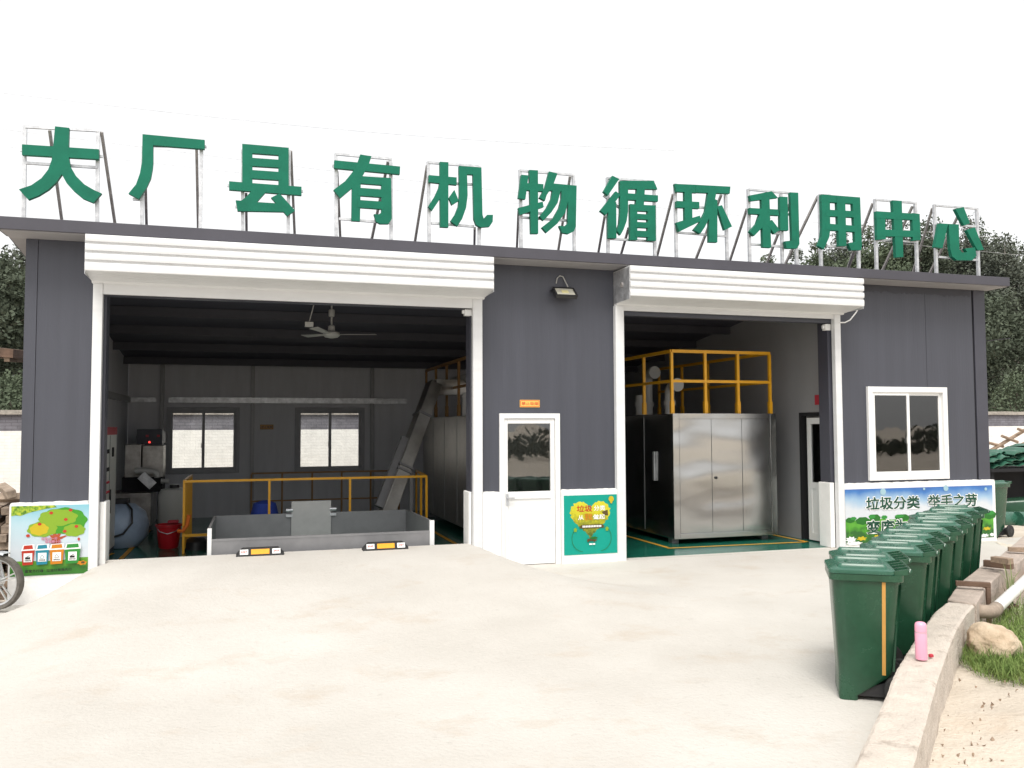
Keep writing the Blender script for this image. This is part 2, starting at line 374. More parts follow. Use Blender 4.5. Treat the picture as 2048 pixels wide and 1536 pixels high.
# rear wall with two window holes
w1 = (-1.66, -.20, -.95, .445); w2 = (.948, 2.453, -.97, .445)
rw = MB(); xsR = [XL+.13, w1[0], w1[1], w2[0], w2[1], XR-.1]
rw.box(xsR[0], xsR[1], YB, YB+.1, -2.1, 1.7); rw.box(xsR[2], xsR[3], YB, YB+.1, -2.1, 1.7); rw.box(xsR[4], xsR[5], YB, YB+.1, -2.1, 1.7)
for q in (w1, w2):
    rw.box(q[0], q[1], YB, YB+.1, -2.1, q[2]); rw.box(q[0], q[1], YB, YB+.1, q[3], 1.7)
part(rw, 'rear_wall', m_inwall)
for x in (-1.75, .06, 2.62, 5.6):
    part(MB().box(x-.04, x+.04, YB-.08, YB-.004, FZ, 1.34), 'wall_post', m_steelm)
gz_ = at(560, 801, Y=YB-.1).z
part(MB().box(-1.62, 3.4, YB-.14, YB-.084, gz_-.06, gz_+.06), 'wall_girt', m_galv)
part(MB().box(-2.40, -1.86, YB-.14, YB-.084, gz_-.05, gz_+.05), 'wall_girt', m_galv)
part(MB().box(-2.402, -2.34, .3, YB-.15, gz_-.06, gz_+.06), 'wall_girt', m_steelm)
def slider_window(q, y, m_fr, parent, pr=.06, gl=None):
    x0, x1, z0, z1 = q; wd = pr
    f = MB(); f.box(x0, x0+wd, y-.02, y+.07, z0, z1); f.box(x1-wd, x1, y-.02, y+.07, z0, z1); f.box(x0+wd, x1-wd, y-.02, y+.07, z0, z0+wd); f.box(x0+wd, x1-wd, y-.02, y+.07, z1-wd, z1)
    W = part(f, 'window', m_fr, parent, bevel=.004)
    xm = (x0+x1)/2
    for k, (a, b, yy) in enumerate(((x0+wd, xm+.03, y+.0), (xm-.03, x1-wd, y+.035))):
        s = MB(); t = .05 if pr < .1 else .055
        za, zb = z0+wd, z1-wd
        s.box(a, a+t, yy, yy+.03, za, zb); s.box(b-t, b, yy, yy+.03, za, zb); s.box(a+t, b-t, yy, yy+.03, za, za+t); s.box(a+t, b-t, yy, yy+.03, zb-t, zb)
        s.build('sash', m_fr, W)
        MB().box(a+t, b-t, yy+.012, yy+.018, za+t, zb-t).build('pane', gl or m_glass, W)
    MB().box(xm-.03-.012, xm-.03, y-.018, y+.0, (z0+z1)/2-.16, (z0+z1)/2-.06).build('latch', m_white, W)
    return W
m_frd = mat('grey_window_frame', (.30, .30, .32), .5)
for q in (w1, w2): slider_window(q, YB-.03, m_frd, B, .075, m_glassr)
slider_window((wx0, wx1, wz0, wz1), -.03, m_white, B, .085)
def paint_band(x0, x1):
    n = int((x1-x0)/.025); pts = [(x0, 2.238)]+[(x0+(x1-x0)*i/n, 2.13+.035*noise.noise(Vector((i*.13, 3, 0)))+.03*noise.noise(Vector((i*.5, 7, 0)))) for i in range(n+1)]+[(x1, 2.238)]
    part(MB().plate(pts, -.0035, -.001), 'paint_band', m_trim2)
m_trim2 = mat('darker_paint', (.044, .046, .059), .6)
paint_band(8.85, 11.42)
# roof, soffit, fascia
fx0, fx1 = -2.74, 11.80
def rz_(y): return 2.27-.114*max(0, y)
rf = MB(); ring = [(-.40, 2.262), (0, 2.262), (YB+.4, rz_(YB+.4)), (YB+.4, rz_(YB+.4)+.1), (0, 2.375), (-.40, 2.375)]
rf.rings([[(x, y, z) for y, z in ring] for x in (fx0+.01, fx1-.01)]); part(rf, 'roof', m_ceil)
part(MB().box(fx0, fx1, -.43, -.40, 2.255, 2.398), 'fascia', m_fascia, bevel=.004)
part(MB().box(fx0+.0, fx0+.03, -.40, 0, 2.256, 2.396).add([], []), 'fascia', m_fascia)
part(MB().box(fx1-.03, fx1, -.40, YB+.3, 1.4, 1.41).box(fx1-.03, fx1, -.40, .4, 2.256, 2.396), 'fascia', m_fascia)
sf = MB()
for k in range(8):
    a = fx0+.03+(fx1-fx0-.06)*k/8; b = fx0+.03+(fx1-fx0-.06)*(k+1)/8; sf.box(a+.002, b-.002, -.398, -.0, 2.242, 2.26)
part(sf, 'soffit', m_soffit)
part(MB().rings([[(x, y, rz_(y)-.02) for x, y in ((fx0+.03, -.0), (XL, -.0), (XL, YB), (fx0+.03, YB))], [(x, y, rz_(y)-.004) for x, y in ((fx0+.03, -.0), (XL, -.0), (XL, YB), (fx0+.03, YB))]]), 'side_soffit', m_soffit)
part(MB().rings([[(x, y, rz_(y)-.02) for x, y in ((XR, 0.), (fx1-.03, 0), (fx1-.03, YB), (XR, YB))], [(x, y, rz_(y)-.004) for x, y in ((XR, 0), (fx1-.03, 0), (fx1-.03, YB), (XR, YB))]]), 'side_soffit', m_soffit)
for y in (.9, 2.0, 3.1, 4.4, 5.8, 7.2):
    part(MB().box(XL+.13, 8.78, y, y+.06, rz_(y)-.16, rz_(y+.06)-.012), 'purlin', m_purlin)
# floor with yellow lines
part(MB().box(XL+.1, XR-.1, .10, YB, FZ-.2, FZ), 'floor', m_floor)
part(MB().box(5.05, 8.68, -.06, .10, FZ-.2, FZ-.003), 'threshold', m_slab)
def line(a, b, wd=.07):
    a = Vector((*a, FZ+.004)); b = Vector((*b, FZ+.004)); d = (b-a).normalized(); s = Vector((-d.y, d.x, 0))*wd/2
    part(MB().add([a-s, b-s, b+s, a+s], [(0, 1, 2, 3)]), 'floor_marking', m_yline)
line((6.18, .77), (8.62, .70)); line((6.22, .83), (6.22, 5.5)); line((8.66, .70), (8.66, 5.5)); line((-1.75, 1.6), (-1.75, 6)); line((-2.2, 1.3), (-1.95, 3.0)); line((3.2, .4), (3.2, 6))
# office partition with an inner glazed door
PX = 8.82
pw = MB(); pw.box(PX, PX+.08, 1.06, YB-.002, FZ, 2.05); pw.box(PX, PX+.08, .12, .30, FZ, 2.24); pw.box(PX, PX+.08, .30, 1.06, .22, 2.2)
part(pw, 'partition_wall', m_part)
dr = MB(); dr.box(PX-.01, PX+.09, 1.0, 1.06, FZ, .22); dr.box(PX-.01, PX+.09, .30, .34, FZ, .22); dr.box(PX-.01, PX+.09, .34, 1.0, .16, .22)
dr = part(dr, 'inner_door_frame', m_dark)
# open leaf swung into the hall edge-on
lf = MB(); ly0, ly1 = .35, .84
lf.box(PX-.02, PX+.03, ly0, ly0+.09, FZ+.02, .13); lf.box(PX-.02, PX+.03, ly1-.09, ly1, FZ+.02, .13); lf.box(PX-.02, PX+.03, ly0+.09, ly1-.09, FZ+.02, FZ+.14); lf.box(PX-.02, PX+.03, ly0+.09, ly1-.09, .03, .13); lf.box(PX-.02, PX+.03, ly0+.09, ly1-.09, -1.02, -.92)
lf.box(PX-.01, PX+.02, ly0+.09, ly1-.09, FZ+.14, -1.02)
lf = part(lf, 'inner_door', m_white)
MB().box(PX, PX+.008, ly0+.09, ly1-.09, -.92, .03).build('pane', m_glass, lf)
MB().box(PX-.05, PX-.02, ly0+.02, ly0+.14, -.93, -.90).build('handle', m_galv, lf)
part(MB().box(PX-.02, PX-.0, .42, .62, .34, .50), 'door_plate', m_redlab)
# dado with ragged painted top
def dado(x0, x1, ztop, y0=-.085, zb=-2.3, rag=.009):
    pts = [(x0, zb)]; n = max(3, int((x1-x0)/.035))
    pts.append((x0, ztop-.03))
    for i in range(n+1):
        pts.append((x0+.012+(x1-x0-.024)*i/n, ztop+rag*1.2*noise.noise(Vector((x0*9+i*.21, 1, 2)))+random.uniform(-rag, rag)*.35))
    pts += [(x1, ztop-.03), (x1, zb)]
    return MB().plate(pts, y0, -.002)
part(dado(-2.62, -1.80, -.85), 'base_band', m_dado)
part(dado(3.006, 3.252, -.872), 'base_band', m_dado)
part(dado(4.141, 4.962, -.872), 'base_band', m_dado)
part(dado(8.778, 11.72, -.895), 'base_band', m_dado)
part(MB().box(-1.69, -1.62, .0, .30, FZ, -.87), 'base_band', m_dado, bevel=.01)
part(MB().box(2.83, 2.871, .0, .30, FZ, -.87), 'base_band', m_dado, bevel=.01)
part(MB().box(8.58, 8.66, .0, .28, FZ, -.88), 'base_band', m_dado, bevel=.01)
part(MB().box(8.61, 8.70, .02, .26, -.87, 1.9), 'inner_post', m_trim)
part(MB().box(2.86, 2.93, .02, .26, -.87, 1.75), 'inner_post', m_trim)
part(MB().box(-1.72, -1.66, .02, .26, -.87, 1.75), 'inner_post', m_trim)
# entry door
dx0, dx1, dz0, dz1 = 3.258, 4.135, -1.888, .186
f = MB(); f.box(dx0, dx0+.07, -.03, .08, dz0-.1, dz1); f.box(dx1-.07, dx1, -.03, .08, dz0-.1, dz1); f.box(dx0+.07, dx1-.07, -.03, .08, dz1-.07, dz1)
D_ = part(f, 'entry_door', m_white, bevel=.004)
a = at(1015.5, 984, Y=0); b = at(1100.3, 847, Y=0); gx0, gx1, gz0, gz1 = a.x, b.x, a.z, b.z
l = MB(); X0, X1, Z0, Z1 = dx0+.075, dx1-.075, dz0+.01, dz1-.075
l.box(X0, gx0, -.01, .04, Z0, Z1); l.box(gx1, X1, -.01, .04, Z0, Z1); l.box(gx0, gx1, -.01, .04, gz1, Z1); l.box(gx0, gx1, -.01, .04, gz0-.10, gz0); l.box(gx0, gx1, -.01, .04, Z0, Z0+.15)
l.build('door_leaf', m_white, D_, bevel=.005)
MB().box(gx0, gx1, .008, .03, Z0+.15, gz0-.10).build('door_panel', m_white, D_)
MB().box(gx0, gx1, .014, .02, gz0, gz1).build('pane', m_glassd, D_)
hz = -.985
MB().box(X0+.015, X0+.05, -.022, -.01, hz-.08, hz+.08).bar((X0+.03, -.05, hz+.02), (X0+.03, -.01, hz+.02), .015).bar((X0+.025, -.05, hz+.02), (X0+.13, -.05, hz+.02), .016).build('door_handle', m_galv, D_)
part(MB().box(dx0-.3, dx1+.8, .5, .52, FZ, 2.0), 'inner_wall', m_part)
part(MB().box(PX+.1, XR-.12, 2.6, 2.65, FZ, 2.0), 'inner_wall', m_inwall)
# roller shutters
def shutter(x0, x1, bx0, bx1, zt_px, zb_px, lx, rx, sb, zbL, zbR):
    yF = -.56; zt = at(*zt_px, Y=yF).z; zb = at(*zb_px, Y=yF).z
    # ribbed casing: front with 5 wide ribs, underside with narrow steps
    ring = []; n = 4; h = (zt-zb)/n
    ring.append((-.004, zt)); ring.append((yF, zt))
    for k in range(n):
        za = zt-k*h
        ring += [(yF-.010, za-.010), (yF-.014, za-h*.5), (yF-.010, za-h+.026), (yF+.022, za-h+.022), (yF+.022, za-h+.003)] if k < n-1 else [(yF-.006, za-.012), (yF-.010, za-h*.5), (yF-.006, zb+.008)]
    zlow = zb-.045; m_ = 6
    for k in range(m_):
        ya = yF+(0-yF-.12)*k/m_; yb = yF+(0-yF-.12)*(k+1)/m_
        za = zb+(zlow-zb)*k/m_; zc = zb+(zlow-zb)*(k+1)/m_
        ring += [(ya+.004, za), (yb-.016, zc), (yb-.016, zc+.020), (yb-.004, zc+.020)]
    ring += [(-.10, zlow-.02), (-.004, zlow-.02)]
    cs = MB().rings([[(x, y, z) for y, z in ring] for x in (bx0, bx1)])
    sh = part(cs, 'roller_shutter', m_shutter)
    # end plates
    for x, s in ((bx0, -1), (bx1, 1)):
        MB().box(x-.006 if s < 0 else x, x if s < 0 else x+.006, yF+.015, -.006, zlow+.01, zt-.012).build('end_plate', m_galv, sh)
        MB().lathe([(.035, -.012), (.035, .012), (.018, .02)], (x+s*.014, yF*.55, (zt+zb)/2-.02), 14, 'x').build('shaft_cap', m_brace, sh)
    for (a, b_), zz in ((lx, zbL), (rx, zbR)):
        g = MB().box(a, b_, -.09, -.003, zz, zlow-.02)
        mid = (a+b_)/2
        g.box(a+.002, mid-.012, -.096, -.09, zz, zlow-.03) if False else None
        g.build('guide_rail', m_shutter, sh, bevel=.006)
    MB().box(lx[1], rx[0], -.075, -.03, sb, zlow-.01).build('bottom_bar', m_shutter, sh, bevel=.004)
    return sh
shutter(-1.69, 2.87, -1.81, 3.03, (171, 467.5), (171, 541), (-1.797, -1.69), (2.872, 3.003), 1.61, -1.66, -1.66)
shutter(5.098, 8.66, 4.98, 8.83, (1267, 531), (1267, 592), (4.966, 5.098), (8.664, 8.775), 1.66, -1.90, -1.93)
# limit switches and their cables
for px, py, rb in ((1652, 655, (8.664, 1.80)), (935, 625, (2.872, 1.78))):
    q = at(px, py, Y=.05)
    lim = part(MB().box(q.x-.05, q.x+.05, .0, .08, q.z-.05, q.z+.05).box(q.x-.08, q.x-.05, .02, .06, q.z-.02, q.z+.03), 'limit_switch', m_white, bevel=.006)
q0 = at(1727, 612, Y=-.1); pts = [at(1720, 610, Y=-.12), at(1712, 625, Y=-.10), at(1700, 640, Y=-.095), at(1690, 645, Y=-.094), at(1679, 645, Y=-.094)]
part(MB().tube(pts, .010, 8), 'shutter_cable', m_white, smooth=True)

# ------------------------------------------------------------------ things on the facade
FL = thing('floodlight', 'black square floodlight on the grey wall between the two shutters', 'floodlight', tuple(at(1130, 584, Y=-.05)))
p = at(1130, 584, Y=-.12)
hx = .16; tilt = R(52)
def tl(x, y, z): return (p.x+x, p.y+y*math.cos(tilt)-z*math.sin(tilt), p.z+y*math.sin(tilt)+z*math.cos(tilt))
def tbox(mb, x0, x1, y0, y1, z0, z1):
    return mb.add([tl(x, y, z) for x in (x0, x1) for y in (y0, y1) for z in (z0, z1)], [(0, 1, 3, 2), (4, 6, 7, 5), (0, 4, 5, 1), (2, 3, 7, 6), (0, 2, 6, 4), (1, 5, 7, 3)])
tilt = -R(50)
hb = MB(); tbox(hb, -.16, .16, 0, .05, -.11, .11); hb = hb.build('housing', m_blackp, FL, bevel=.01)
rim = MB()
for e in ((-.16, .16, -.012, 0, .085, .11), (-.16, .16, -.012, 0, -.11, -.085), (-.16, -.135, -.012, 0, -.085, .085), (.135, .16, -.012, 0, -.085, .085)): tbox(rim, *e)
rim.build('bezel', m_blackp, FL)
g_ = MB(); tbox(g_, -.135, .135, -.004, -.001, -.085, .085); g_.build('lens', mat('lamp_lens', (.62, .60, .50), .2, 0, .05, 4), FL)
g_ = MB(); tbox(g_, -.05, .05, -.008, -.004, -.035, .035); g_.build('led_chip', mat('led_chip', (.75, .68, .35), .4), FL)
MB().bar((p.x-.17, -.14, p.z), (p.x-.17, -.003, p.z+.03), .03, .006).bar((p.x+.17, -.14, p.z), (p.x+.17, -.003, p.z+.03), .03, .006).build('bracket', m_blackp, FL)
c = at(1122, 556, Y=-.02)
MB().tube([(c.x-.07, -.012, c.z-.08), (c.x-.06, -.02, c.z-.01), (c.x-.02, -.02, c.z+.03), (c.x+.03, -.02, c.z+.02), (c.x+.06, -.02, c.z-.04), (c.x+.08, -.08, c.z-.13)], .009, 8).build('cable', m_pvc, FL, smooth=True)

m_signy = mat('sign_yellow', (.85, .55, .12), .4, 0, .04, 8); m_signr = mat('sign_red', (.62, .03, .02), .5, 0, .05, 8)
m_signo = mat('sign_ochre', (.55, .28, .06), .5, 0, .05, 8); m_signd = mat('sign_dark', (.05, .02, .02), .5)
def smoke_sign(x0, x1, z0, z1, y, label, mb_, mt):
    s = thing('no_smoking_sign', label, 'sign', ((x0+x1)/2, y, z0))
    MB().box(x0, x1, y-.008, y, z0, z1).build('plate', mb_, s)
    t = .008
    MB().box(x0+.006, x1-.006, y-.0095, y-.008, z1-.006-t, z1-.006).box(x0+.006, x1-.006, y-.0095, y-.008, z0+.006, z0+.006+t).box(x0+.006, x0+.006+t, y-.0095, y-.008, z0+.006+t, z1-.006-t).box(x1-.006-t, x1-.006, y-.0095, y-.008, z0+.006+t, z1-.006-t).build('border', mt, s)
    text_part('lettering', '禁止吸烟', x0+.024, x1-.024, z0+.028, z1-.028, y-.010, mt, s, .012)
a = at(1039.5, 814.5, Y=0); b = at(1079, 800, Y=0)
smoke_sign(a.x, b.x, a.z, b.z, -.001, 'yellow sign with red Chinese no smoking lettering above the white entry door', m_signy, m_signr)
a = at(520, 859, Y=YB-.01); b = at(547, 849, Y=YB-.01)
smoke_sign(a.x, b.x, a.z, b.z, YB-.005, 'small ochre no smoking sign with dark lettering on the rear wall between the two windows', m_signo, m_signd)

# ------------------------------------------------------------------ posters
def flat(nm, col, r=.5): return mat(nm, col, r, 0, .03, 6, spec=.3)
PC = {k: flat('print_'+k, v if k == 'white' else tuple(c*.66 for c in v)) for k, v in dict(white=(.85, .85, .83), red=(.70, .06, .03), orange=(.85, .30, .02), green=(.05, .36, .06), lime=(.33, .55, .04), yellow=(.80, .62, .03), blue=(.03, .33, .45), pink=(.85, .36, .50), trunk=(.60, .12, .05), dkgreen=(.015, .10, .055), brown=(.15, .10, .03), teal=(.004, .46, .35), grass=(.08, .42, .03), shade=(.035, .22, .03), black=(.03, .03, .03), grey=(.35, .37, .36), ltblue=(.5, .75, .85)).items()}
def print_mat(name, stops, nscale=3., namt=.25, zspan=(0, 1)):
    """a printed picture: colour bands up the sheet broken up by printed clouds or foliage"""
    m = bpy.data.materials.new(name); m.use_nodes = True; t = m.node_tree; L = t.links.new; b_ = t.nodes['Principled BSDF']
    tc = t.nodes.new('ShaderNodeTexCoord'); sp = t.nodes.new('ShaderNodeSeparateXYZ'); L(tc.outputs['Object'], sp.inputs[0])
    n = t.nodes.new('ShaderNodeTexNoise'); n.inputs['Scale'].default_value = nscale; n.inputs['Detail'].default_value = 6; L(tc.outputs['Object'], n.inputs['Vector'])
    mr = t.nodes.new('ShaderNodeMapRange'); mr.inputs[1].default_value = zspan[0]; mr.inputs[2].default_value = zspan[1]; L(sp.outputs[2], mr.inputs[0])
    ad = t.nodes.new('ShaderNodeMath'); ad.operation = 'MULTIPLY_ADD'; ad.inputs[1].default_value = namt; L(n.outputs['Fac'], ad.inputs[0]); L(mr.outputs[0], ad.inputs[2])
    sb = t.nodes.new('ShaderNodeMath'); sb.operation = 'SUBTRACT'; sb.inputs[1].default_value = namt*.5; L(ad.outputs[0], sb.inputs[0])
    cr = t.nodes.new('ShaderNodeValToRGB'); L(sb.outputs[0], cr.inputs[0])
    stops = [(p_, tuple(c*.74 for c in c_)) for p_, c_ in stops]
    e = cr.color_ramp.elements; e[0].position, e[0].color = stops[0][0], (*stops[0][1], 1); e[1].position, e[1].color = stops[-1][0], (*stops[-1][1], 1)
    for p_, c_ in stops[1:-1]:
        x = e.new(p_); x.color = (*c_, 1)
    L(cr.outputs[0], b_.inputs['Base Color']); b_.inputs['Roughness'].default_value = .45
    return m
YP = -.088
def blob(cx, cz, rx, rz, n=28, wob=.06, lob=7, ph=0):
    return [(cx+rx*math.cos(a)*(1+wob*math.sin(lob*a+ph)), cz+rz*math.sin(a)*(1+wob*math.sin(lob*a+ph))) for a in [2*math.pi*i/n for i in range(n)]]
class Poster:
    """sheet with prints stacked a fraction of a millimetre apart"""
    def __init__(s, name, label, x0, x1, z0, z1, m):
        s.x0, s.x1, s.z0, s.z1 = x0, x1, z0, z1; s.k = 0
        s.o = thing(name, label, 'poster', (x0, YP, z0)); MB().box(x0, x1, YP-.003, YP, z0, z1).build('sheet', m, s.o)
    def P(s, u, v): return (s.x0+(s.x1-s.x0)*u, s.z0+(s.z1-s.z0)*v)
    def y(s): s.k += 1; return YP-.003-.001*s.k
    def art(s, name, m, *polys):
        y = s.y(); apart = name in ('bush', 'flower', 'apple', 'bubble', 'tree_crown'); mb = MB(); o = None
        for j, p in enumerate(polys):
            y -= .00012 if j else 0
            p = [s.P(*q) for q in p]; n = len(p); ar = sum(p[i][0]*p[(i+1) % n][1]-p[(i+1) % n][0]*p[i][1] for i in range(n))
            if ar < 0: p = p[::-1]
            mb.add([(x, y, z) for x, z in p], [tuple(range(n))])
            if apart: o = mb.build(name, m, s.o); mb = MB()
        return o or mb.build(name, m, s.o)
    def text(s, body, u0, u1, v0, v1, m, bold=.01):
        a = s.P(u0, v0); b = s.P(u1, v1); return text_part('lettering', body, a[0], b[0], a[1], b[1], s.y(), m, s.o, bold)
# right poster
a = at(1689.4, 979.2, Y=YP); b = at(1990.6, 1076.4, Y=YP)
m_p1 = print_mat('poster_sky_print', [(0, (.8, .85, .9)), (.62, (.80, .84, .88)), (.76, (.42, .62, .82)), (.92, (.07, .24, .62)), (1, (.05, .17, .52))], 2.2, .35, (0, b.z*-1+a.z))
P1 = Poster('slogan_poster', 'wide poster of blue sky and meadow with green slogan lettering behind the bins', a.x, b.x-.03, a.z-.845, a.z, m_p1)
m_p1g = print_mat('poster_meadow_print', [(.2, (.03, .16, .02)), (.5, (.10, .42, .03)), (.8, (.16, .50, .05))], 9, 1.2, (0, .6))
P1.art('meadow', m_p1g, [(0, .0), (1, .0), (1, .40), (.9, .41), (.75, .37), (.6, .40), (.42, .44), (.3, .42), (.2, .45), (.12, .44), (0, .43)])
P1.art('bush', PC['shade'], blob(.11, .42, .045, .07), blob(.03, .44, .03, .05), blob(.19, .46, .035, .07), blob(.37, .45, .05, .06), blob(.97, .43, .05, .08), blob(.55, .42, .06, .05))
P1.art('bush', PC['green'], blob(.17, .49, .022, .04), blob(.25, .47, .02, .035), blob(.05, .47, .02, .03), blob(.35, .48, .03, .03), blob(.98, .47, .03, .04))
P1.art('flower', PC['yellow'], blob(.10, .10, .028, .035, 20, .3, 6), blob(.20, .13, .018, .025, 20, .3, 6), blob(.95, .17, .025, .03, 20, .3, 6))
P1.art('flower', PC['white'], blob(.03, .09, .03, .05, 24, .3, 8), blob(.05, .02, .05, .03, 24, .2, 8), blob(.93, .04, .03, .03, 24, .3, 8), blob(.985, .05, .015, .03, 24, .3, 8))
P1.art('bubble', PC['ltblue'], *[[(cx+rr*.19*math.cos(t), cz+rr*.62*math.sin(t)) for t in [2*math.pi*i/20 for i in range(20)]] for cx, cz, rr in ((.245, .94, .10), (.67, .97, .09), (.52, 1-.03, .04), (.95, .93, .05))])
for t_, u0, u1, v0, v1 in (('垃圾分类', .125, .495, .590, .865), ('举手之劳', .535, .890, .590, .87)):
    P1.text(t_, u0, u1, v0, v1, PC['white'], .055); P1.text(t_, u0+.006, u1-.006, v0+.015, v1-.015, PC['dkgreen'], .024)
P1.text('变废为宝', .125, .50, .16, .44, PC['white'], .055); P1.text('变废为宝', .131, .494, .175, .425, PC['dkgreen'], .024)
# middle poster
a = at(1127.5, 991.5, Y=YP); b = at(1234.6, 1105.5, Y=YP)
P2 = Poster('sorting_poster', 'square turquoise poster with a yellow heart tree right of the entry door', a.x, b.x, b.z, a.z, PC['teal'])
def heart(sc, cx, cz, wob=0):
    pts = []
    for i in range(90):
        t = 2*math.pi*i/90; x = 16*math.sin(t)**3; z = 13*math.cos(t)-5*math.cos(2*t)-2*math.cos(3*t)-math.cos(4*t)
        k = 1+wob*math.sin(t*31)+wob*.7*math.sin(t*47+1)
        pts.append((cx+x*sc*k, cz+z*sc*.95*k))
    return pts
m_heart = print_mat('poster_heart_print', [(.0, (.10, .16, .02)), (.35, (.42, .42, .02)), (.55, (.72, .66, .02)), (1, (.85, .80, .05))], 22, 1.0, (.25, .8))
P2.art('heart', m_heart, heart(.0235, .49, .625, .035))
P2.art('shade_leaf', PC['brown'], [(.70, .71), (.82, .74), (.83, .64), (.76, .65)])
P2.text('垃圾', .235, .53, .715, .83, PC['red'], .018); P2.text('分类', .555, .775, .73, .82, PC['white'], .018)
P2.text('从', .26, .365, .585, .665, PC['white'], .018); P2.text('我', .375, .53, .575, .69, PC['orange'], .02); P2.text('做起', .54, .765, .585, .67, PC['white'], .018)
P2.art('ribbon', PC['brown'], [(.27, .47), (.31, .49), (.32, .50), (.71, .50), (.72, .49), (.76, .47), (.73, .455), (.76, .44), (.27, .44), (.30, .455)])
P2.art('ribbon_marks', PC['white'], *[[(.34+i*.030, .455), (.362+i*.030, .455), (.362+i*.030, .487), (.34+i*.030, .487)] for i in range(12)])
def arc(cx, cz, r, a0, a1, w_=.004, n=24):
    o_ = [(cx+(r+w_)*math.cos(R(a0+(a1-a0)*i/n)), cz+(r+w_)*math.sin(R(a0+(a1-a0)*i/n))) for i in range(n+1)]
    return o_+[(cx+(r-w_)*math.cos(R(a0+(a1-a0)*i/n)), cz+(r-w_)*math.sin(R(a0+(a1-a0)*i/n))) for i in reversed(range(n+1))]
P2.art('swirl', PC['shade'], arc(.36, .27, .22, 135, 265), arc(.66, .27, .22, -85, 45))
P2.art('swirl_tip', PC['lime'], blob(.205, .42, .03, .035, 16, .2, 5), blob(.80, .42, .03, .035, 16, .2, 5))
P2.art('bulb', PC['yellow'], blob(.885, .925, .05, .05, 20, 0), [(.86, .88), (.91, .88), (.90, .85), (.87, .85)])
P2.art('truck', PC['brown'], [(.42, .225), (.60, .225), (.60, .25), (.50, .25), (.50, .265), (.44, .265), (.42, .245)], blob(.44, .22, .014, .014, 12, 0), blob(.56, .22, .014, .014, 12, 0))
P2.art('truck_load', PC['shade'], blob(.55, .275, .07, .02, 20, .1))
P2.art('small_mark', PC['white'], [(.46, .16), (.51, .16), (.51, .185), (.46, .185)], [(.52, .16), (.57, .16), (.57, .185), (.52, .185)])
# left poster
a = at(23, 1011, Y=YP); b = at(176.5, 1146, Y=YP)
m_p3 = print_mat('poster_pale_sky', [(0, (.70, .80, .88)), (.35, (.78, .84, .90)), (.7, (.58, .80, .88)), (1, (.25, .62, .74))], 2.5, .3, (0, a.z-b.z))
P3 = Poster('tree_poster', 'square poster of a cartoon apple tree above four coloured bins at the left corner', a.x, b.x-.005, b.z, a.z-.01, m_p3)
m_p3g = print_mat('poster_grass_print', [(.2, (.04, .22, .02)), (.6, (.14, .40, .02)), (.9, (.30, .50, .05))], 8, .9, (0, .3))
P3.art('lawn', m_p3g, [(0, 0), (1, 0), (1, .235), (.9, .235), (.6, .20), (.3, .21), (0, .215)])
m_lv = print_mat('poster_leaf_print', [(.2, (.06, .20, .01)), (.5, (.30, .50, .03)), (.8, (.60, .66, .05))], 26, 2.6, (.1, 1.5))
P3.art('hanging_leaves', m_lv, [(0, 1), (.55, 1), (.58, .97), (.46, .955), (.34, .93), (.22, .90), (.12, .86), (.06, .87), (0, .86)])
P3.art('trunk', PC['trunk'], [(.52, .43), (.64, .43), (.63, .50), (.72, .55), (.70, .56), (.62, .54), (.66, .62), (.62, .64), (.59, .57), (.56, .65), (.53, .64), (.54, .57), (.49, .57), (.52, .53)])
P3.art('tree_crown', PC['grass'], blob(.665, .77, .31, .19, 50, .04, 9, 1))
P3.art('tree_crown', PC['lime'], blob(.60, .82, .25, .12, 50, .05, 8), blob(.40, .66, .19, .11, 50, .05, 8), blob(.81, .63, .145, .09, 50, .05, 8))
P3.art('tree_crown', PC['yellow'], blob(.36, .66, .12, .085, 40, .06, 7))
P3.art('apple', PC['red'], *[blob(u, v, .025, .021, 14, 0) for u, v in ((.51, .89), (.76, .925), (.70, .79), (.365, .735), (.84, .685), (.69, .62), (.22, .575))])
P3.art('balloon', PC['red'], blob(.875, .50, .016, .022, 14, 0))
P3.text('垃圾分一分', .39, .60, .50, .545, PC['pink'], .04); P3.text('环境美十分', .44, .65, .455, .50, PC['pink'], .04)
for i, (u0, u1, c1_, lab) in enumerate(((.145, .31, 'red', '有害垃圾'), (.325, .495, 'blue', '可回收物'), (.505, .69, 'orange', '其他垃圾'), (.70, .905, 'green', '厨余垃圾'))):
    P3.art('printed_bin', PC[c1_], [(u0, .37), (u1, .375), (u1-.02, .16), (u0+.015, .155)])
    P3.art('printed_bin', PC['white'], [(u0-.01, .36), (u1+.005, .365), (u1-.005, .45), (u0+.02, .445)])
    P3.art('printed_bin', PC[c1_], [(u0+.02, .38), (u1-.02, .385), (u1-.03, .44), (u0+.03, .435)])
    um = (u0+u1)/2; hw = .055
    P3.art('printed_label', PC['white'], [(um-hw, .20), (um+hw, .20), (um+hw, .325), (um-hw, .325)])
    if i in (1, 2):
        P3.art('recycling_mark', PC['blue'] if i == 1 else PC['brown'], *[[(um+.035*math.cos(R(q0)), .265+.035*math.sin(R(q0))), (um+.035*math.cos(R(q0))*.72, .265+.035*math.sin(R(q0))*.72), (um+.035*math.cos(R(q1))*.72, .265+.035*math.sin(R(q1))*.72), (um+.035*math.cos(R(q1)), .265+.035*math.sin(R(q1)))] for q0, q1 in ((95, 205), (215, 325), (335, 445))])
    else:
        P3.art('bin_mark', PC['black'], [(um-.035, .24), (um+.03, .24), (um+.03, .27), (um-.035, .27)], [(um-.02, .275), (um+.02, .295), (um+.022, .287), (um-.015, .27)])
    P3.text(lab, um-.042, um+.042, .212, .232, PC['black'], .02)
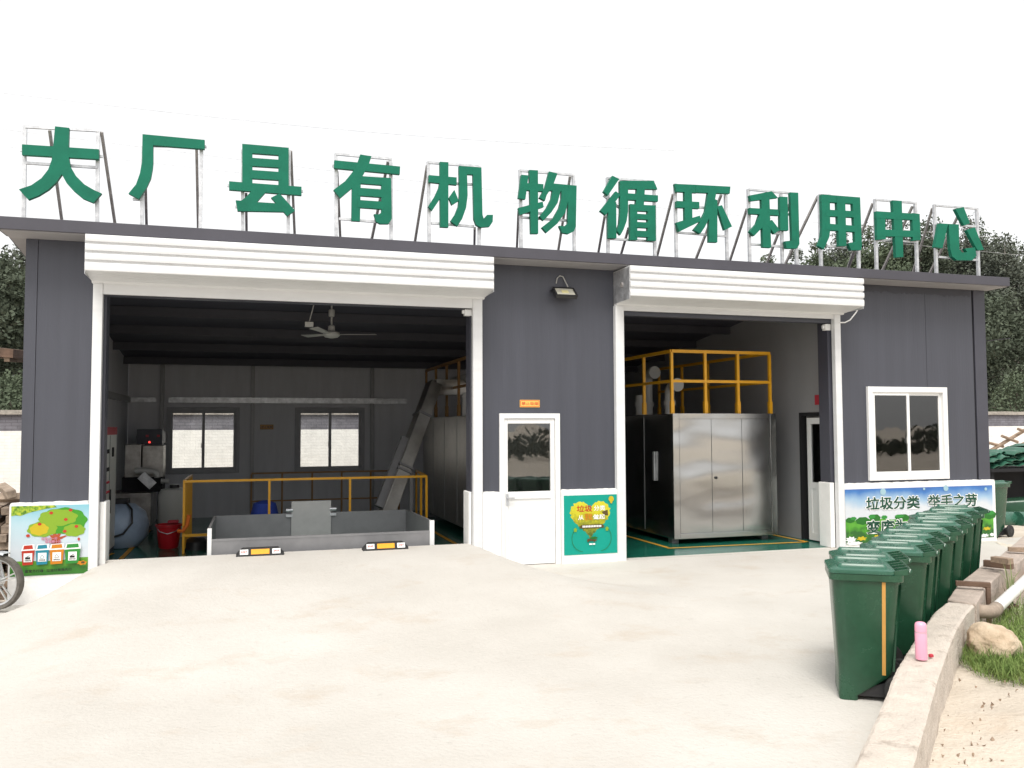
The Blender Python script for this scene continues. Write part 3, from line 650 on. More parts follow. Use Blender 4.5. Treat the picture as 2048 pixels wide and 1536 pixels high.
P3.art('flower', PC['orange'], blob(.93, .16, .06, .03, 20, .2, 6)); P3.art('flower', PC['brown'], blob(.94, .165, .025, .016, 14, 0))
P3.text('家家齐行动 · 垃圾分类我先行', .20, .80, .05, .095, PC['black'], .025)

# ------------------------------------------------------------------ roof letters
CR = {1: (0, 200, 3.2), 2: (640, 250, 3.2), 3: (1180, 320, 4.096), 4: (1560, 320, 4.152)}
LET = [
 ('大', 1, [[(140,283),(632,315),(632,378),(140,350)], [(352,168),(442,178),(436,370),(420,432),(395,475),(360,525),(310,572),(245,612),(180,638),(120,572),(200,545),(265,500),(308,445),(330,385),(338,320)], [(436,340),(450,425),(485,485),(540,540),(600,575),(650,597),(597,658),(530,630),(470,580),(425,530),(395,475),(400,400)]],
  [((160,165),(157,752)), ((628,195),(625,780))], [((162,172),(632,197)), ((165,403),(625,432)), ((130,322),(658,362))], [((318,195),(395,765)), ((650,205),(735,785))], 'leftmost'),
 ('厂', 1, [[(912,218),(1310,255),(1310,313),(960,287),(912,282)], [(912,218),(980,225),(980,400),(976,440),(965,500),(935,565),(888,633),(822,598),(870,540),(895,470),(908,400)]],
  [((918,300),(906,800)), ((1290,295),(1282,822))], [((925,292),(1322,300)), ((850,634),(900,638))], [((1258,310),(1268,820)), ((932,560),(938,800))], 'second from the left'),
 ('县', 1, [[(1550,280),(1616,285),(1616,560),(1550,555)], [(1782,300),(1848,305),(1848,580),(1782,575)], [(1600,284),(1800,301),(1800,353),(1600,339)], [(1600,369),(1800,383),(1800,433),(1600,421)], [(1600,447),(1800,461),(1800,513),(1600,501)], [(1466,520),(1616,532),(1930,555),(1930,610),(1466,574)], [(1615,576),(1705,585),(1640,658),(1600,700),(1530,655),(1575,620)], [(1508,642),(1560,646),(1640,653),(1750,660),(1850,668),(1850,716),(1520,710)], [(1735,625),(1790,598),(1888,708),(1838,742)]],
  [((1553,320),(1558,846)), ((1850,320),(1843,860))], [((1455,548),(1940,585)), ((1505,684),(1880,700))], [((1575,600),(1578,843)), ((1862,325),(1886,860))], 'third from the left'),
 ('有', 2, [[(92,225),(513,265),(511,315),(90,275)], [(258,188),(330,200),(310,260),(270,330),(215,395),(130,467),(87,415),(160,360),(205,305),(240,240)], [(205,370),(262,320),(256,615),(202,612)], [(240,325),(455,340),(455,388),(240,372)], [(393,340),(455,340),(460,600),(440,632),(385,632),(360,618),(345,570),(375,572),(393,560)], [(240,401),(410,413),(410,463),(240,451)], [(240,479),(410,491),(410,539),(240,527)]],
  [((103,182),(107,722)), ((452,215),(460,742))], [((103,186),(457,218)), ((120,600),(455,628)), ((78,262),(510,300))], [((110,300),(130,720)), ((435,235),(330,735))], 'fourth from the left'),
 ('机', 2, [[(697,320),(875,335),(875,383),(697,365)], [(768,235),(822,238),(822,655),(770,652)], [(768,355),(810,395),(770,470),(718,548),(693,520),(735,455),(760,400)], [(825,465),(860,415),(888,485),(845,512)], [(890,262),(1033,272),(1033,320),(890,312)], [(890,265),(940,268),(945,450),(935,530),(910,600),(880,648),(835,615),(865,570),(885,520),(892,450)], [(978,270),(1033,272),(1040,575),(1048,600),(1070,575),(1107,575),(1105,620),(1085,650),(1030,655),(1000,640),(985,600)]],
  [((693,235),(705,757)), ((1018,265),(1020,774))], [((693,240),(1015,265)), ((712,628),(985,650)), ((870,375),(985,382))], [((685,260),(607,750)), ((990,660),(988,770))], 'fifth from the left'),
 ('物', 2, [[(1290,318),(1335,322),(1315,475),(1270,468)], [(1305,370),(1430,378),(1430,425),(1300,415)], [(1340,287),(1395,290),(1397,695),(1350,695)], [(1270,530),(1425,490),(1432,525),(1280,575)], [(1467,297),(1520,310),(1490,390),(1450,450),(1440,485),(1405,465),(1440,400)], [(1470,372),(1642,388),(1640,430),(1460,418)], [(1490,400),(1540,420),(1520,500),(1480,560),(1430,612),(1405,585),(1450,530),(1480,470)], [(1545,415),(1590,425),(1590,480),(1570,560),(1520,630),(1450,690),(1420,655),(1490,600),(1530,530),(1545,470)], [(1590,390),(1642,388),(1637,650),(1625,680),(1590,697),(1550,690),(1530,645),(1565,648),(1585,630)]],
  [((1281,288),(1290,790)), ((1622,318),(1630,810))], [((1281,292),(1622,320)), ((1262,560),(1420,566)), ((1290,592),(1585,612))], [((1270,560),(1260,785)), ((1600,330),(1525,800))], 'sixth from the left'),
 ('循', 3, [[(185,128),(240,155),(148,290),(112,258)], [(212,255),(250,285),(130,450),(85,415)], [(215,340),(217,640),(150,640),(150,410)], [(245,170),(522,170),(553,240),(245,235)], [(245,170),(312,180),(312,420),(300,500),(275,570),(250,615),(220,580),(240,520),(247,430)], [(300,272),(557,290),(557,340),(300,325)], [(385,225),(450,227),(440,380),(375,370)], [(328,360),(387,365),(387,655),(328,655)], [(472,370),(537,372),(540,662),(472,660)], [(345,362),(525,374),(525,424),(345,415)], [(370,440),(490,447),(490,490),(370,483)], [(370,507),(490,513),(490,558),(370,552)], [(370,578),(490,584),(490,634),(370,628)]],
  [((143,145),(148,767)), ((525,200),(530,787))], [((143,148),(525,178)), ((150,645),(525,668)), ((110,290),(250,400))], [((120,460),(68,760)), ((315,560),(255,770))], 'seventh from the left'),
 ('环', 3, [[(695,195),(880,203),(880,268),(708,258)], [(775,240),(835,242),(840,500),(778,520)], [(710,335),(895,343),(897,398),(710,388)], [(707,512),(900,455),(912,500),(730,588)], [(865,203),(1150,218),(1145,275),(865,265)], [(970,250),(1035,262),(1020,350),(985,460),(940,550),(905,603),(848,572),(900,510),(945,420)], [(975,460),(1020,320),(1043,330),(1043,675),(975,673)], [(1040,380),(1080,370),(1163,545),(1103,575)]],
  [((695,195),(712,802)), ((1110,280),(1127,824))], [((720,595),(1115,625)), ((880,388),(960,393))], [((680,280),(550,785)), ((1075,285),(870,805))], 'fifth from the right'),
 ('利', 3, [[(1308,290),(1490,255),(1540,310),(1320,335)], [(1405,300),(1470,295),(1485,718),(1418,715)], [(1305,392),(1540,405),(1550,455),(1310,440)], [(1395,430),(1440,470),(1420,545),(1345,622),(1308,585),(1365,520)], [(1490,490),(1555,575),(1510,605),(1460,540)], [(1555,300),(1618,303),(1625,578),(1558,575)], [(1640,265),(1705,268),(1715,690),(1695,725),(1610,725),(1598,665),(1655,660)]],
  [((1296,240),(1310,834)), ((1680,270),(1695,857)), ((1562,280),(1575,695))], [((1300,242),(1640,272)), ((1315,690),(1600,712)), ((1500,600),(1560,603)), ((1610,445),(1660,450))], [((1285,400),(1148,820)), ((1640,350),(1450,840))], 'fourth from the right'),
 ('用', 4, [[(345,285),(415,290),(418,580),(410,640),(365,740),(318,712),(345,640),(352,560)], [(345,285),(665,310),(665,368),(345,345)], [(600,305),(665,310),(680,700),(675,748),(590,748),(565,690),(625,680)], [(380,411),(655,427),(655,479),(380,465)], [(380,527),(655,548),(655,600),(380,580)], [(470,300),(540,305),(552,712),(490,715)]],
  [((325,290),(343,882)), ((645,330),(650,897))], [((390,715),(580,733)), ((325,290),(420,296))], [((315,300),(45,862)), ((610,760),(565,890))], 'third from the right'),
 ('中', 4, [[(935,335),(1012,340),(1025,805),(965,808)], [(800,425),(872,430),(880,655),(808,662)], [(1098,440),(1160,448),(1168,665),(1105,668)], [(800,425),(1160,448),(1160,500),(800,483)], [(805,574),(1165,590),(1165,640),(805,632)]],
  [((787,325),(802,907)), ((1122,355),(1140,924))], [((790,330),(1130,358)), ((810,662),(1130,682))], [((770,360),(570,892)), ((1100,385),(855,905))], 'second from the right'),
 ('心', 4, [[(1325,525),(1397,530),(1350,733),(1285,722)], [(1400,530),(1485,535),(1490,740),(1510,768),(1555,765),(1535,735),(1620,725),(1632,795),(1600,832),(1470,832),(1430,800),(1415,740)], [(1455,405),(1525,390),(1578,525),(1530,545)], [(1548,580),(1618,558),(1692,745),(1640,750)]],
  [((1280,370),(1300,937)), ((1632,400),(1647,957))], [((1290,378),(1630,405)), ((1315,805),(1640,832)), ((1510,545),(1625,553))], [((1265,400),(1110,915)), ((1480,460),(1250,928))], 'rightmost'),
]
YL = -.30
for ch, ci, strokes, posts, bars, braces, where in LET:
    ox, oy, sc = CR[ci]
    px = lambda q: (ox+q[0]/sc, oy+q[1]/sc)
    base = at(*px(posts[0][1]), Y=-.2)
    T = thing('sign_letter', f'green roof letter {ch} on a steel frame, {where} of the twelve letters', 'sign letter', (base.x, -.2, 2.38), 0, 'green letters standing along the roof edge')
    mb = MB()
    for i, s in enumerate(strokes):
        pts = [at(*px(q), Y=YL) for q in s]; mb.plate([(q.x, q.z) for q in pts], YL-.0007*i, YL+.06-.0007*i)
    mb.build('letter_face', m_letter, T)
    for a, b in posts:
        A = at(*px(a), Y=-.2); Bq = at(*px(b), Y=-.2)
        MB().bar(A, (A.x+(Bq.x-A.x)*.6, -.2, 2.376), .042).build('frame_post', m_galv, T)
    for a, b in bars:
        MB().bar(at(*px(a), Y=-.215), at(*px(b), Y=-.215), .03).build('crossbar', m_galv, T)
    for a, b in braces:
        A = at(*px(a), Y=-.17); Bq = at(*px(b), Y=.55); d = Bq-A
        t = 1.0
        while (A+d*t).z > 2.375-.114*max(0, (A+d*t).y) and t < 3: t += .02
        MB().bar(A, A+d*t, .032).build('brace', m_brace, T)
# overhead wires
for (p0, p1, r_), lab in (((( -60, 178), (900, 262), .006), 'upper thin overhead wire crossing the white sky at the left'), (((-60, 250), (1400, 410), .006), 'middle thin overhead wire behind the roof letters'), (((-60, 285), (2110, 505), .005), 'lowest thin overhead wire passing behind the letters towards the trees')):
    A = at(*p0, Y=14); Bq = at(*p1, Y=14); Bq = Bq+(Bq-A)*.6
    pts = [A.lerp(Bq, i/16)+Vector((0, 0, -.25*math.sin(math.pi*i/16))) for i in range(17)]
    tag(MB().tube(pts, r_, 5).build('overhead_wire', m_galv), lab, 'wire', 'overhead wires')

# ------------------------------------------------------------------ inside the left bay
# hopper
a0 = at(415, 1058, Y=.22); a1 = at(868, 1040, Y=.22); ft = at(640, 1072, Y=.22).z
hx0, hx1 = a0.x, a1.x; hzT = (a0.z+a1.z)/2
H = thing('receiving_hopper', 'low stainless steel receiving hopper sunk behind the slab edge of the left bay', 'hopper', ((hx0+hx1)/2, 1.2, FZ))
yb = 2.25; g0 = at(583, 1003, Y=yb-.05); g1 = at(662, 1003, Y=yb-.05); bz = at(720, 1022, Y=yb).z
MB().box(hx0+.05, hx1-.05, .215, .235, FZ, ft).bar((hx0+.05, .225, ft), (hx1-.05, .225, ft), .03).build('front_plate', m_steelm, H)
MB().box(hx0, hx0+.05, .20, .26, FZ, hzT).box(hx1-.06, hx1, .20, .26, FZ, hzT).build('end_post', m_white, H)
MB().add([(hx0, .26, FZ), (hx0+.03, .26, FZ), (hx0+.03, yb, FZ), (hx0, yb, FZ), (hx0, .26, hzT-.01), (hx0+.03, .26, hzT-.01), (hx0+.03, yb, bz), (hx0, yb, bz)], [(0, 3, 2, 1), (4, 5, 6, 7), (0, 1, 5, 4), (1, 2, 6, 5), (2, 3, 7, 6), (3, 0, 4, 7)]).build('side_plate', m_steelm, H)
MB().add([(hx1-.03, .26, FZ), (hx1, .26, FZ), (hx1, yb, FZ), (hx1-.03, yb, FZ), (hx1-.03, .26, hzT-.01), (hx1, .26, hzT-.01), (hx1, yb, bz), (hx1-.03, yb, bz)], [(0, 3, 2, 1), (4, 5, 6, 7), (0, 1, 5, 4), (1, 2, 6, 5), (2, 3, 7, 6), (3, 0, 4, 7)]).build('side_plate', m_steelm, H)
MB().box(hx0+.03, hx1-.03, yb-.02, yb, FZ, bz).build('rear_plate', m_steelm, H)
MB().box(g0.x, g1.x, yb-.06, yb-.03, FZ+.1, g0.z).build('gate_plate', m_gate, H)
for x in (g0.x-.03, g1.x+.03): MB().lathe([(.03, -.05), (.03, .05)], (x, yb-.05, bz+.05), 10, 'x').bar((x-.05, yb-.05, bz-.03), (x+.05, yb-.05, bz-.03), .04).build('hinge', m_galv, H)
# railings
def rail(name, label, pts, zt, zb, posts_n, m, mid=None, th=.035, grp=None):
    T = thing(name, label, 'railing', (pts[0][0], pts[0][1], zb), 0, grp)
    tb = MB()
    for (xa, ya), (xb, yb_) in zip(pts, pts[1:]): tb.bar((xa, ya, zt), (xb, yb_, zt), th)
    tb.build('top_rail', m, T)
    for zz in (mid or []):
        tb = MB()
        for (xa, ya), (xb, yb_) in zip(pts, pts[1:]): tb.bar((xa, ya, zz), (xb, yb_, zz), th*.8)
        tb.build('mid_rail', m, T)
    for k, ((xa, ya), (xb, yb_)) in enumerate(zip(pts, pts[1:])):
        n = posts_n[k]
        for i in range(n+(1 if k == len(pts)-2 else 0)):
            t = i/n; MB().box(xa+(xb-xa)*t-th/2, xa+(xb-xa)*t+th/2, ya+(yb_-ya)*t-th/2, ya+(yb_-ya)*t+th/2, zb, zt-th/2).build('post', m, T)
    return T
T = rail('yellow_railing', 'yellow guard railing with a slatted side panel behind the hopper', [(-.93, 4.3), (-.93, 2.62), (2.78, 2.62), (2.95, 4.4)], -.80, FZ, [2, 3, 2], m_rail)
MB().box(-.95, -.45, 2.60, 2.63, -1.63, -1.59).build('low_rail', m_rail, T)
sl_ = MB()
for i in range(16): sl_.box(-.945, -.915, 2.68+i*.1, 2.715+i*.1, FZ+.05, -.82)
sl_.build('slat_panel', m_rail, T)
m_railb = mat('shaded_brown_rail', (.22, .11, .03), .6, 0, .2, 9)  # dark brown has the indoor shade put into the rail colour
rail('rear_railing', 'brown railing in front of the rear wall windows', [(.05, 6.6), (3.0, 6.6)], at(600, 945, Y=6.6).z, FZ, [5], m_railb, mid=[at(600, 1000, Y=6.6).z])
# conveyor
p0 = Vector((2.25, 3.6, -1.55)); p1 = at(868, 768, Y=4.3)
CV = thing('screw_conveyor', 'inclined stainless conveyor trough rising from the hopper to the left machine', 'conveyor', (p0.x, p0.y, FZ))
MB().bar(p0, p1, .30, .23, (-1, 0, 1)).build('trough', m_steel2, CV, bevel=.008)
d = (p1-p0).normalized()
for t in (.33, .36, .75): 
    c = p0.lerp(p1, t); MB().bar(c-d*.02, c+d*.02, .34, .27, (-1, 0, 1)).build('flange', m_steelm, CV)
MB().bar(p0.lerp(p1, .05)+Vector((-.16, -.05, .07)), p0.lerp(p1, .55)+Vector((-.15, -.05, .07)), .10, .14, (-1, 0, 1)).build('side_channel', m_steelm, CV)
MB().bar(p1-Vector((0, 0, .06)), p1+Vector((.75, .1, -.06)), .30, .28).build('outlet_hood', m_steel2, CV)
c = p0.lerp(p1, .36); MB().bar((c.x+.12, c.y-.1, c.z-.1), (c.x+.12, c.y-.1, FZ), .06).build('support_leg', m_steelm, CV)
MB().bar((p0.x, p0.y, p0.z), (p0.x, p0.y, FZ), .2).build('boot', m_steelm, CV)
# machines
def machine(x0, x1, y0, y1, z0, z1, label, nd, steel, posts_x, side_n, sides=('l', 'r')):
    T = thing('processing_machine', label, 'machine', ((x0+x1)/2, y0, FZ), 0, 'stainless processing machines')
    MB().box(x0+.005, x1-.005, y0+.02, y1, z0, z1-.006).build('body', steel, T, bevel=.01)
    for x in (x0, x1-.11): MB().box(x, x+.11, y0-.012, y0+.02, z0, z1).build('corner_post', steel, T, bevel=.004)
    MB().box(x0+.11, x1-.11, y0-.014, y0+.02, z1-.085, z1).build('top_rail', steel, T, bevel=.004)
    MB().box(x0+.11, x1-.11, y0-.014, y0+.02, z0, z0+.085).build('bottom_rail', steel, T, bevel=.004)
    e = [x0+.112, x0+.112+(x1-x0-.22)*.345, x0+.112+(x1-x0-.22)*.68, x1-.112]
    for a, b in zip(e, e[1:]):
        dd = MB().box(a+.003, b-.003, y0-.006, y0+.02, z0+.088, z1-.088).build('door_panel', steel, T, bevel=.003)
    lk = MB().lathe([(.022, 0), (.022, -.02), (.012, -.03)], (e[1]+.07, y0-.006, (z0+z1)/2-.04), 12, 'y').build('lock', m_blackp, T)
    for x in (x0+.12, x1-.12):
        for y in (y0+.25, y1-.3): MB().box(x-.06, x+.06, y-.06, y+.06, FZ, z0).build('leg', m_steelm, T)
    # side panels seams and handle on the left flank
    n = 4
    for k in range(1, n):
        y = y0+(y1-y0)*k/n; MB().box(x0-.002, x0+.006, y-.006, y+.006, z0+.05, z1-.05).build('panel_seam', m_steelm, T)
    if nd == 3: MB().box(x0-.03, x0-.001, y0+.62, y0+.67, -.90, -.42).build('handle', m_galv, T)
    return T
mx0 = at(1346, 900, Y=1.1).x; mx1 = at(1552, 900, Y=1.1).x; mzt = at(1450, 827, Y=1.1).z; mzb = at(1450, 1074, Y=1.1).z
M2 = machine(mx0, mx1, 1.1, 5.3, mzb, mzt, 'shiny stainless cabinet machine with yellow top railing in the right bay', 3, m_steel, 4, 5)
MA = machine(3.57, 5.35, 2.75, 6.9, FZ+.12, mzt, 'dark stainless cabinet machine at the right side of the left bay', 2, m_steel2, 4, 5)
def top_rail(T, x0, x1, y0, y1, zb, zt, m, nx=3, ny=4, nm='guard_rail'):
    zm = zb+(zt-zb)*.52
    for zz, w_ in ((zt, .05), (zm, .045)):
        MB().bar((x0, y0, zz), (x1, y0, zz), w_).bar((x0, y0, zz), (x0, y1, zz), w_).bar((x1, y0, zz), (x1, y1, zz), w_).build(nm, m, T)
    ps = [(x0+(x1-x0)*i/nx, y0) for i in range(nx+1)]+[(x0, y0+(y1-y0)*i/ny) for i in range(1, ny+1)]+[(x1, y0+(y1-y0)*i/ny) for i in range(1, ny+1)]
    for x, y in ps: MB().box(x-.022, x+.022, y-.022, y+.022, zb, zt-.02).box(x-.03, x+.03, y-.03, y+.03, zb, zb+.2).build('rail_post', m, T)
rt = at(1345, 702, Y=1.16).z
top_rail(M2, mx0+.03, mx1-.05, 1.17, 5.2, mzt, rt, m_rail)
top_rail(MA, 3.62, 5.2, 2.85, 6.8, mzt, rt, m_railb, 3, 4)
# pipes on the machines: white pvc with elbows and open flanged ends
for k, (x, y, hh, ln_) in enumerate(((6.95, 2.1, .40, .5), (7.08, 3.2, .68, .5), (6.78, 2.9, .36, .0))):
    rr = .085
    MB().tube([(x, y, mzt-.006), (x, y, mzt+hh)], rr, 16).lathe([(rr+.02, mzt+.16), (rr+.02, mzt+.24)], (x, y, 0), 16).build('vent_pipe', m_pvc, M2, smooth=True)
    if ln_:
        MB().tube([(x, y, mzt+hh-.05), (x, y-.02, mzt+hh+.03), (x, y-.10, mzt+hh+.09), (x, y-.22, mzt+hh+.10)], rr, 16).lathe([(rr+.03, y-.22), (rr+.03, y-.30)], (x, 0, mzt+hh+.10), 18, 'y').build('vent_elbow', m_pvc, M2, smooth=True)
MB().tube([(3.9, 3.2, mzt-.006), (3.9, 3.2, mzt+.6), (3.9, 3.3, mzt+.7), (3.9, 5.5, mzt+.7)], .09, 14).build('vent_pipe', m_pvc, MA, smooth=True)
MB().box(3.7, 3.95, 3.6, 3.9, mzt-.004, mzt+.42).build('motor_box', m_white, MA, bevel=.01)
# ceiling fan
fy = 2.0; fc_ = at(663, 668, Y=fy)
FN = thing('ceiling_fan', 'pale grey three blade ceiling fan hanging in the left bay', 'fan', (fc_.x, fy, fc_.z))
MB().tube([(fc_.x, fy, fc_.z+.05), (fc_.x, fy, rz_(fy)-.1)], .014, 10).build('down_rod', m_pvc, FN, smooth=True)
MB().lathe([(.035, .38), (.05, .36), (.045, .27), (.025, .26)], (fc_.x, fy, fc_.z), 16).build('canopy', m_pvc, FN, smooth=True)
MB().lathe([(.02, .14), (.05, .12), (.055, .05), (.12, .02), (.13, -.02), (.10, -.05), (.03, -.065)], (fc_.x, fy, fc_.z), 22).build('motor', m_pvc, FN, smooth=True)
for a in (R(3), R(123), R(243)):
    dx, dy = math.cos(a), math.sin(a); c = Vector((fc_.x, fy, fc_.z))
    b0 = c+Vector((dx*.11, dy*.11, 0)); b1 = c+Vector((dx*.68, dy*.68, .02))
    s = Vector((-dy, dx, .18)).normalized()
    MB().add([b0-s*.04, b0+s*.04, b1+s*.065, b1-s*.065]+[q-Vector((0, 0, .006)) for q in (b0-s*.04, b0+s*.04, b1+s*.065, b1-s*.065)], [(0, 1, 2, 3), (7, 6, 5, 4), (0, 4, 5, 1), (1, 5, 6, 2), (2, 6, 7, 3), (3, 7, 4, 0)]).build('blade', m_pvc, FN)
q = at(618, 649, Y=1.4); q2 = at(633, 604, Y=1.4)
JB = thing('junction_box', 'small grey junction box hanging from a cable beside the ceiling fan', 'junction box', (q.x, 1.4, q.z))
MB().box(q.x-.06, q.x+.06, 1.35, 1.45, q.z-.035, q.z+.035).build('box_body', m_pvc, JB, bevel=.006)
MB().tube([(q.x, 1.4, q.z+.03), (q2.x, 1.4, q2.z+.1), (q2.x+.04, 1.4, rz_(1.4)-.01)], .008, 6).build('cable', m_pvc, JB)
# electrical cabinet on the left
CB = thing('electrical_cabinet', 'tall pale grey electrical cabinet with red header just inside the left bay', 'cabinet', (-2.2, 2.9, FZ))
ctop = at(206, 853, X=-1.97).z
ctop = .03
MB().box(-2.40, -1.97, 2.0, 3.3, FZ+.08, ctop).build('cabinet_body', m_cab, CB, bevel=.006)
MB().box(-2.40, -1.98, 2.02, 3.28, FZ, FZ+.08).build('plinth', m_trim, CB)
MB().box(-1.97, -1.962, 2.01, 3.29, ctop-.12, ctop-.005).build('header_strip', m_redlab, CB)
MB().box(-1.97, -1.96, 2.20, 2.55, -.62, -.30).build('control_screen', m_dark, CB)
MB().box(-1.97, -1.955, 2.24, 2.51, -.56, -.36).build('screen_glass', m_cab, CB)
MB().box(-1.97, -1.96, 2.85, 3.0, -.42, -.28).build('meter', m_dark, CB)
for y in (2.3, 2.42, 2.54): MB().lathe([(.018, 0), (.018, .02)], (-1.97, y, -.78), 10, 'x').lathe([(.018, 0), (.018, .02)], (-1.97, y, -.92), 10, 'x').build('button', m_redlab, CB)
MB().box(-1.968, -1.95, 2.68, 2.71, -1.25, -.9).build('door_handle', m_dark, CB)
MB().box(-1.971, -1.966, 2.645, 2.655, FZ+.1, ctop-.13).build('door_seam', m_dark, CB)
MB().tube([(-2.1, 2.6, ctop), (-2.1, 2.6, ctop+.42)], .008, 6).tube([(-2.1, 2.6, ctop+.42), (-2.1, 2.6, ctop+.62)], .022, 8).build('beacon', m_galv, CB)
# stainless separator at the rear left
SX0 = at(240, 1000, Y=5.2).x; SX1 = at(300, 1000, Y=5.2).x
SP = thing('separator_machine', 'stainless separator machine with bent pipe and chute by the rear left window', 'machine', ((SX0+SX1)/2, 5.5, FZ))
zt = at(280, 986, Y=5.2).z
MB().box(SX0-.2, SX1+.02, 5.2, 6.1, FZ+.16, zt).build('base_tank', m_stain, SP, bevel=.01)
for x in (SX0-.1, SX1-.06):
    for y in (5.26, 6.0): MB().box(x-.04, x+.04, y-.04, y+.04, FZ, FZ+.16).build('leg', m_steelm, SP)
ua = at(249, 955, Y=5.4); ub = at(326, 891, Y=5.4)
MB().box(ua.x, ua.x+(ub.x-ua.x)*.42, 5.4, 5.9, ua.z, ub.z+.02).build('feed_box', m_stain, SP, bevel=.008)
MB().box(ua.x+(ub.x-ua.x)*.45, ub.x, 5.45, 5.95, ua.z-.05, ub.z).build('motor_box', m_stain, SP, bevel=.008)
MB().box(ua.x-.05, ub.x, 5.42, 5.9, zt, ua.z-.0).build('support_frame', m_dark, SP)
pp = [at(270, 942, Y=5.1), at(285, 941, Y=5.1), at(308, 944, Y=5.1), at(314, 946, Y=5.1), at(315, 955, Y=5.1)]
MB().tube(pp, .055, 12).build('bent_pipe', m_pvc, SP, smooth=True)
c0 = at(282, 950, Y=5.05); c1 = at(306, 972, Y=5.05)
MB().bar(c0, c1, .16, .03, (0, -1, 0)).build('chute', m_galv, SP)
MB().tube([at(322, 962, Y=5.3), at(338, 962, Y=5.3)], .045, 10).build('outlet_pipe', m_pvc, SP, smooth=True)
ca = at(273, 893, Y=6.4); cb2 = at(325, 858, Y=6.4)
K = thing('control_box', 'dark wall control box with a red lamp above the separator', 'control box', ((ca.x+cb2.x)/2, 6.4, ca.z))
MB().box(ca.x, cb2.x, 6.4, 6.6, ca.z, cb2.z).build('box_body', m_trim, K, bevel=.006)
MB().box(ca.x+.05, cb2.x-.05, 6.55, YB-.002, ca.z+.05, cb2.z-.05).build('bracket', m_trim, K)
rl = bpy.data.materials.new('red_lamp'); rl.use_nodes = True; rl.node_tree.nodes['Principled BSDF'].inputs['Emission Color'].default_value = (1, .03, .02, 1); rl.node_tree.nodes['Principled BSDF'].inputs['Emission Strength'].default_value = 1.2
MB().lathe([(.02, 6.4), (.02, 6.385)], ((ca.x+cb2.x)/2, 0, ca.z+.08), 10, 'y').build('lamp', rl, K)
MB().box(ca.x+.16, ca.x+.21, 6.392, 6.4, cb2.z-.15, cb2.z-.11).box(ca.x+.36, ca.x+.41, 6.392, 6.4, cb2.z-.15, cb2.z-.11).build('meter', m_redlab, K)
# drum bag, bucket, canister, bits
bc = at(243, 1068, Y=3.5)
BG = thing('round_tank', 'round pale blue tank bag with a black hose on the floor beside the cabinet', 'tank', (bc.x, 3.6, FZ))
MB().lathe([(.02, FZ), (.26, FZ+.01), (.40, FZ+.16), (.43, FZ+.36), (.38, FZ+.55), (.22, FZ+.68), (.10, FZ+.70)], (bc.x-.05, 3.7, 0), 28).build('tank_body', m_bag, BG, smooth=True)
MB().box(bc.x-.22, bc.x+.08, 3.55, 3.8, FZ+.69, FZ+.77).build('tank_cap', m_blackp, BG, bevel=.01)
MB().tube([(bc.x+.05, 3.55, FZ+.72), (bc.x+.16, 3.36, FZ+.62), (bc.x+.18, 3.26, FZ+.42), (bc.x+.06, 3.24, FZ+.26), (bc.x-.12, 3.25, FZ+.2)], .016, 8).build('hose', m_blackp, BG, smooth=True)
bk = at(337, 1096, Z=FZ)
BK = thing('red_bucket', 'red plastic bucket on the green floor beside the yellow railing', 'bucket', tuple(bk))
MB().lathe([(.13, FZ), (.145, FZ+.02), (.185, FZ+.34), (.20, FZ+.345), (.20, FZ+.375), (.178, FZ+.375), (.135, FZ+.03)], (bk.x, bk.y, 0), 28).build('pail', m_red, BK, smooth=True)
MB().tube([(bk.x-.19, bk.y, FZ+.35), (bk.x-.12, bk.y-.17, FZ+.28), (bk.x, bk.y-.2, FZ+.24), (bk.x+.12, bk.y-.17, FZ+.28), (bk.x+.19, bk.y, FZ+.35)], .006, 6).build('bail_handle', m_galv, BK, smooth=True)
MB().box(bk.x-.02, bk.x+.14, bk.y-.02, bk.y+.1, FZ+.38, FZ+.43).build('rag', m_redlab, BK, bevel=.015)
dk = at(345, 1050, Y=4.6)
DR = thing('plastic_drum', 'translucent white plastic drum behind the red bucket', 'drum', (dk.x, 4.9, FZ))
MB().lathe([(.24, FZ), (.27, FZ+.04), (.27, FZ+.72), (.22, FZ+.82), (.12, FZ+.84)], (dk.x, 4.9, 0), 24).build('drum_body', m_cab, DR, smooth=True)
MB().lathe([(.08, FZ+.84), (.08, FZ+.90)], (dk.x, 4.9, 0), 14).build('drum_cap', m_blackp, DR)
q = at(530, 1022, Y=2.7)
tag(MB().lathe([(.02, FZ), (.2, FZ), (.22, FZ+.5), (.17, q.z+.10), (.05, q.z+.14)], (q.x, 3.0, 0), 12).build('blue_sack', m_blue, smooth=True), 'dark blue sack peeking above the rear edge of the hopper', 'sack')
q = at(398, 1082, Y=2.9)
tag(MB().lathe([(.02, FZ), (.20, FZ), (.19, FZ+.12), (.10, FZ+.18), (.02, FZ+.19)], (q.x-.05, 3.1, 0), 14).build('hose_coil', m_blackp, smooth=True), 'black coil of hose on the floor inside the yellow railing', 'hose')
tag(MB().tube([at(378, 1030, Y=2.58), at(374, 1050, Y=2.58), at(366, 1062, Y=2.58), at(356, 1062, Y=2.60)], .03, 8).build('orange_cloth', mat('orange_cloth', (.7, .16, .02), .8), smooth=True), 'orange cloth tied to the end post of the yellow railing', 'cloth')
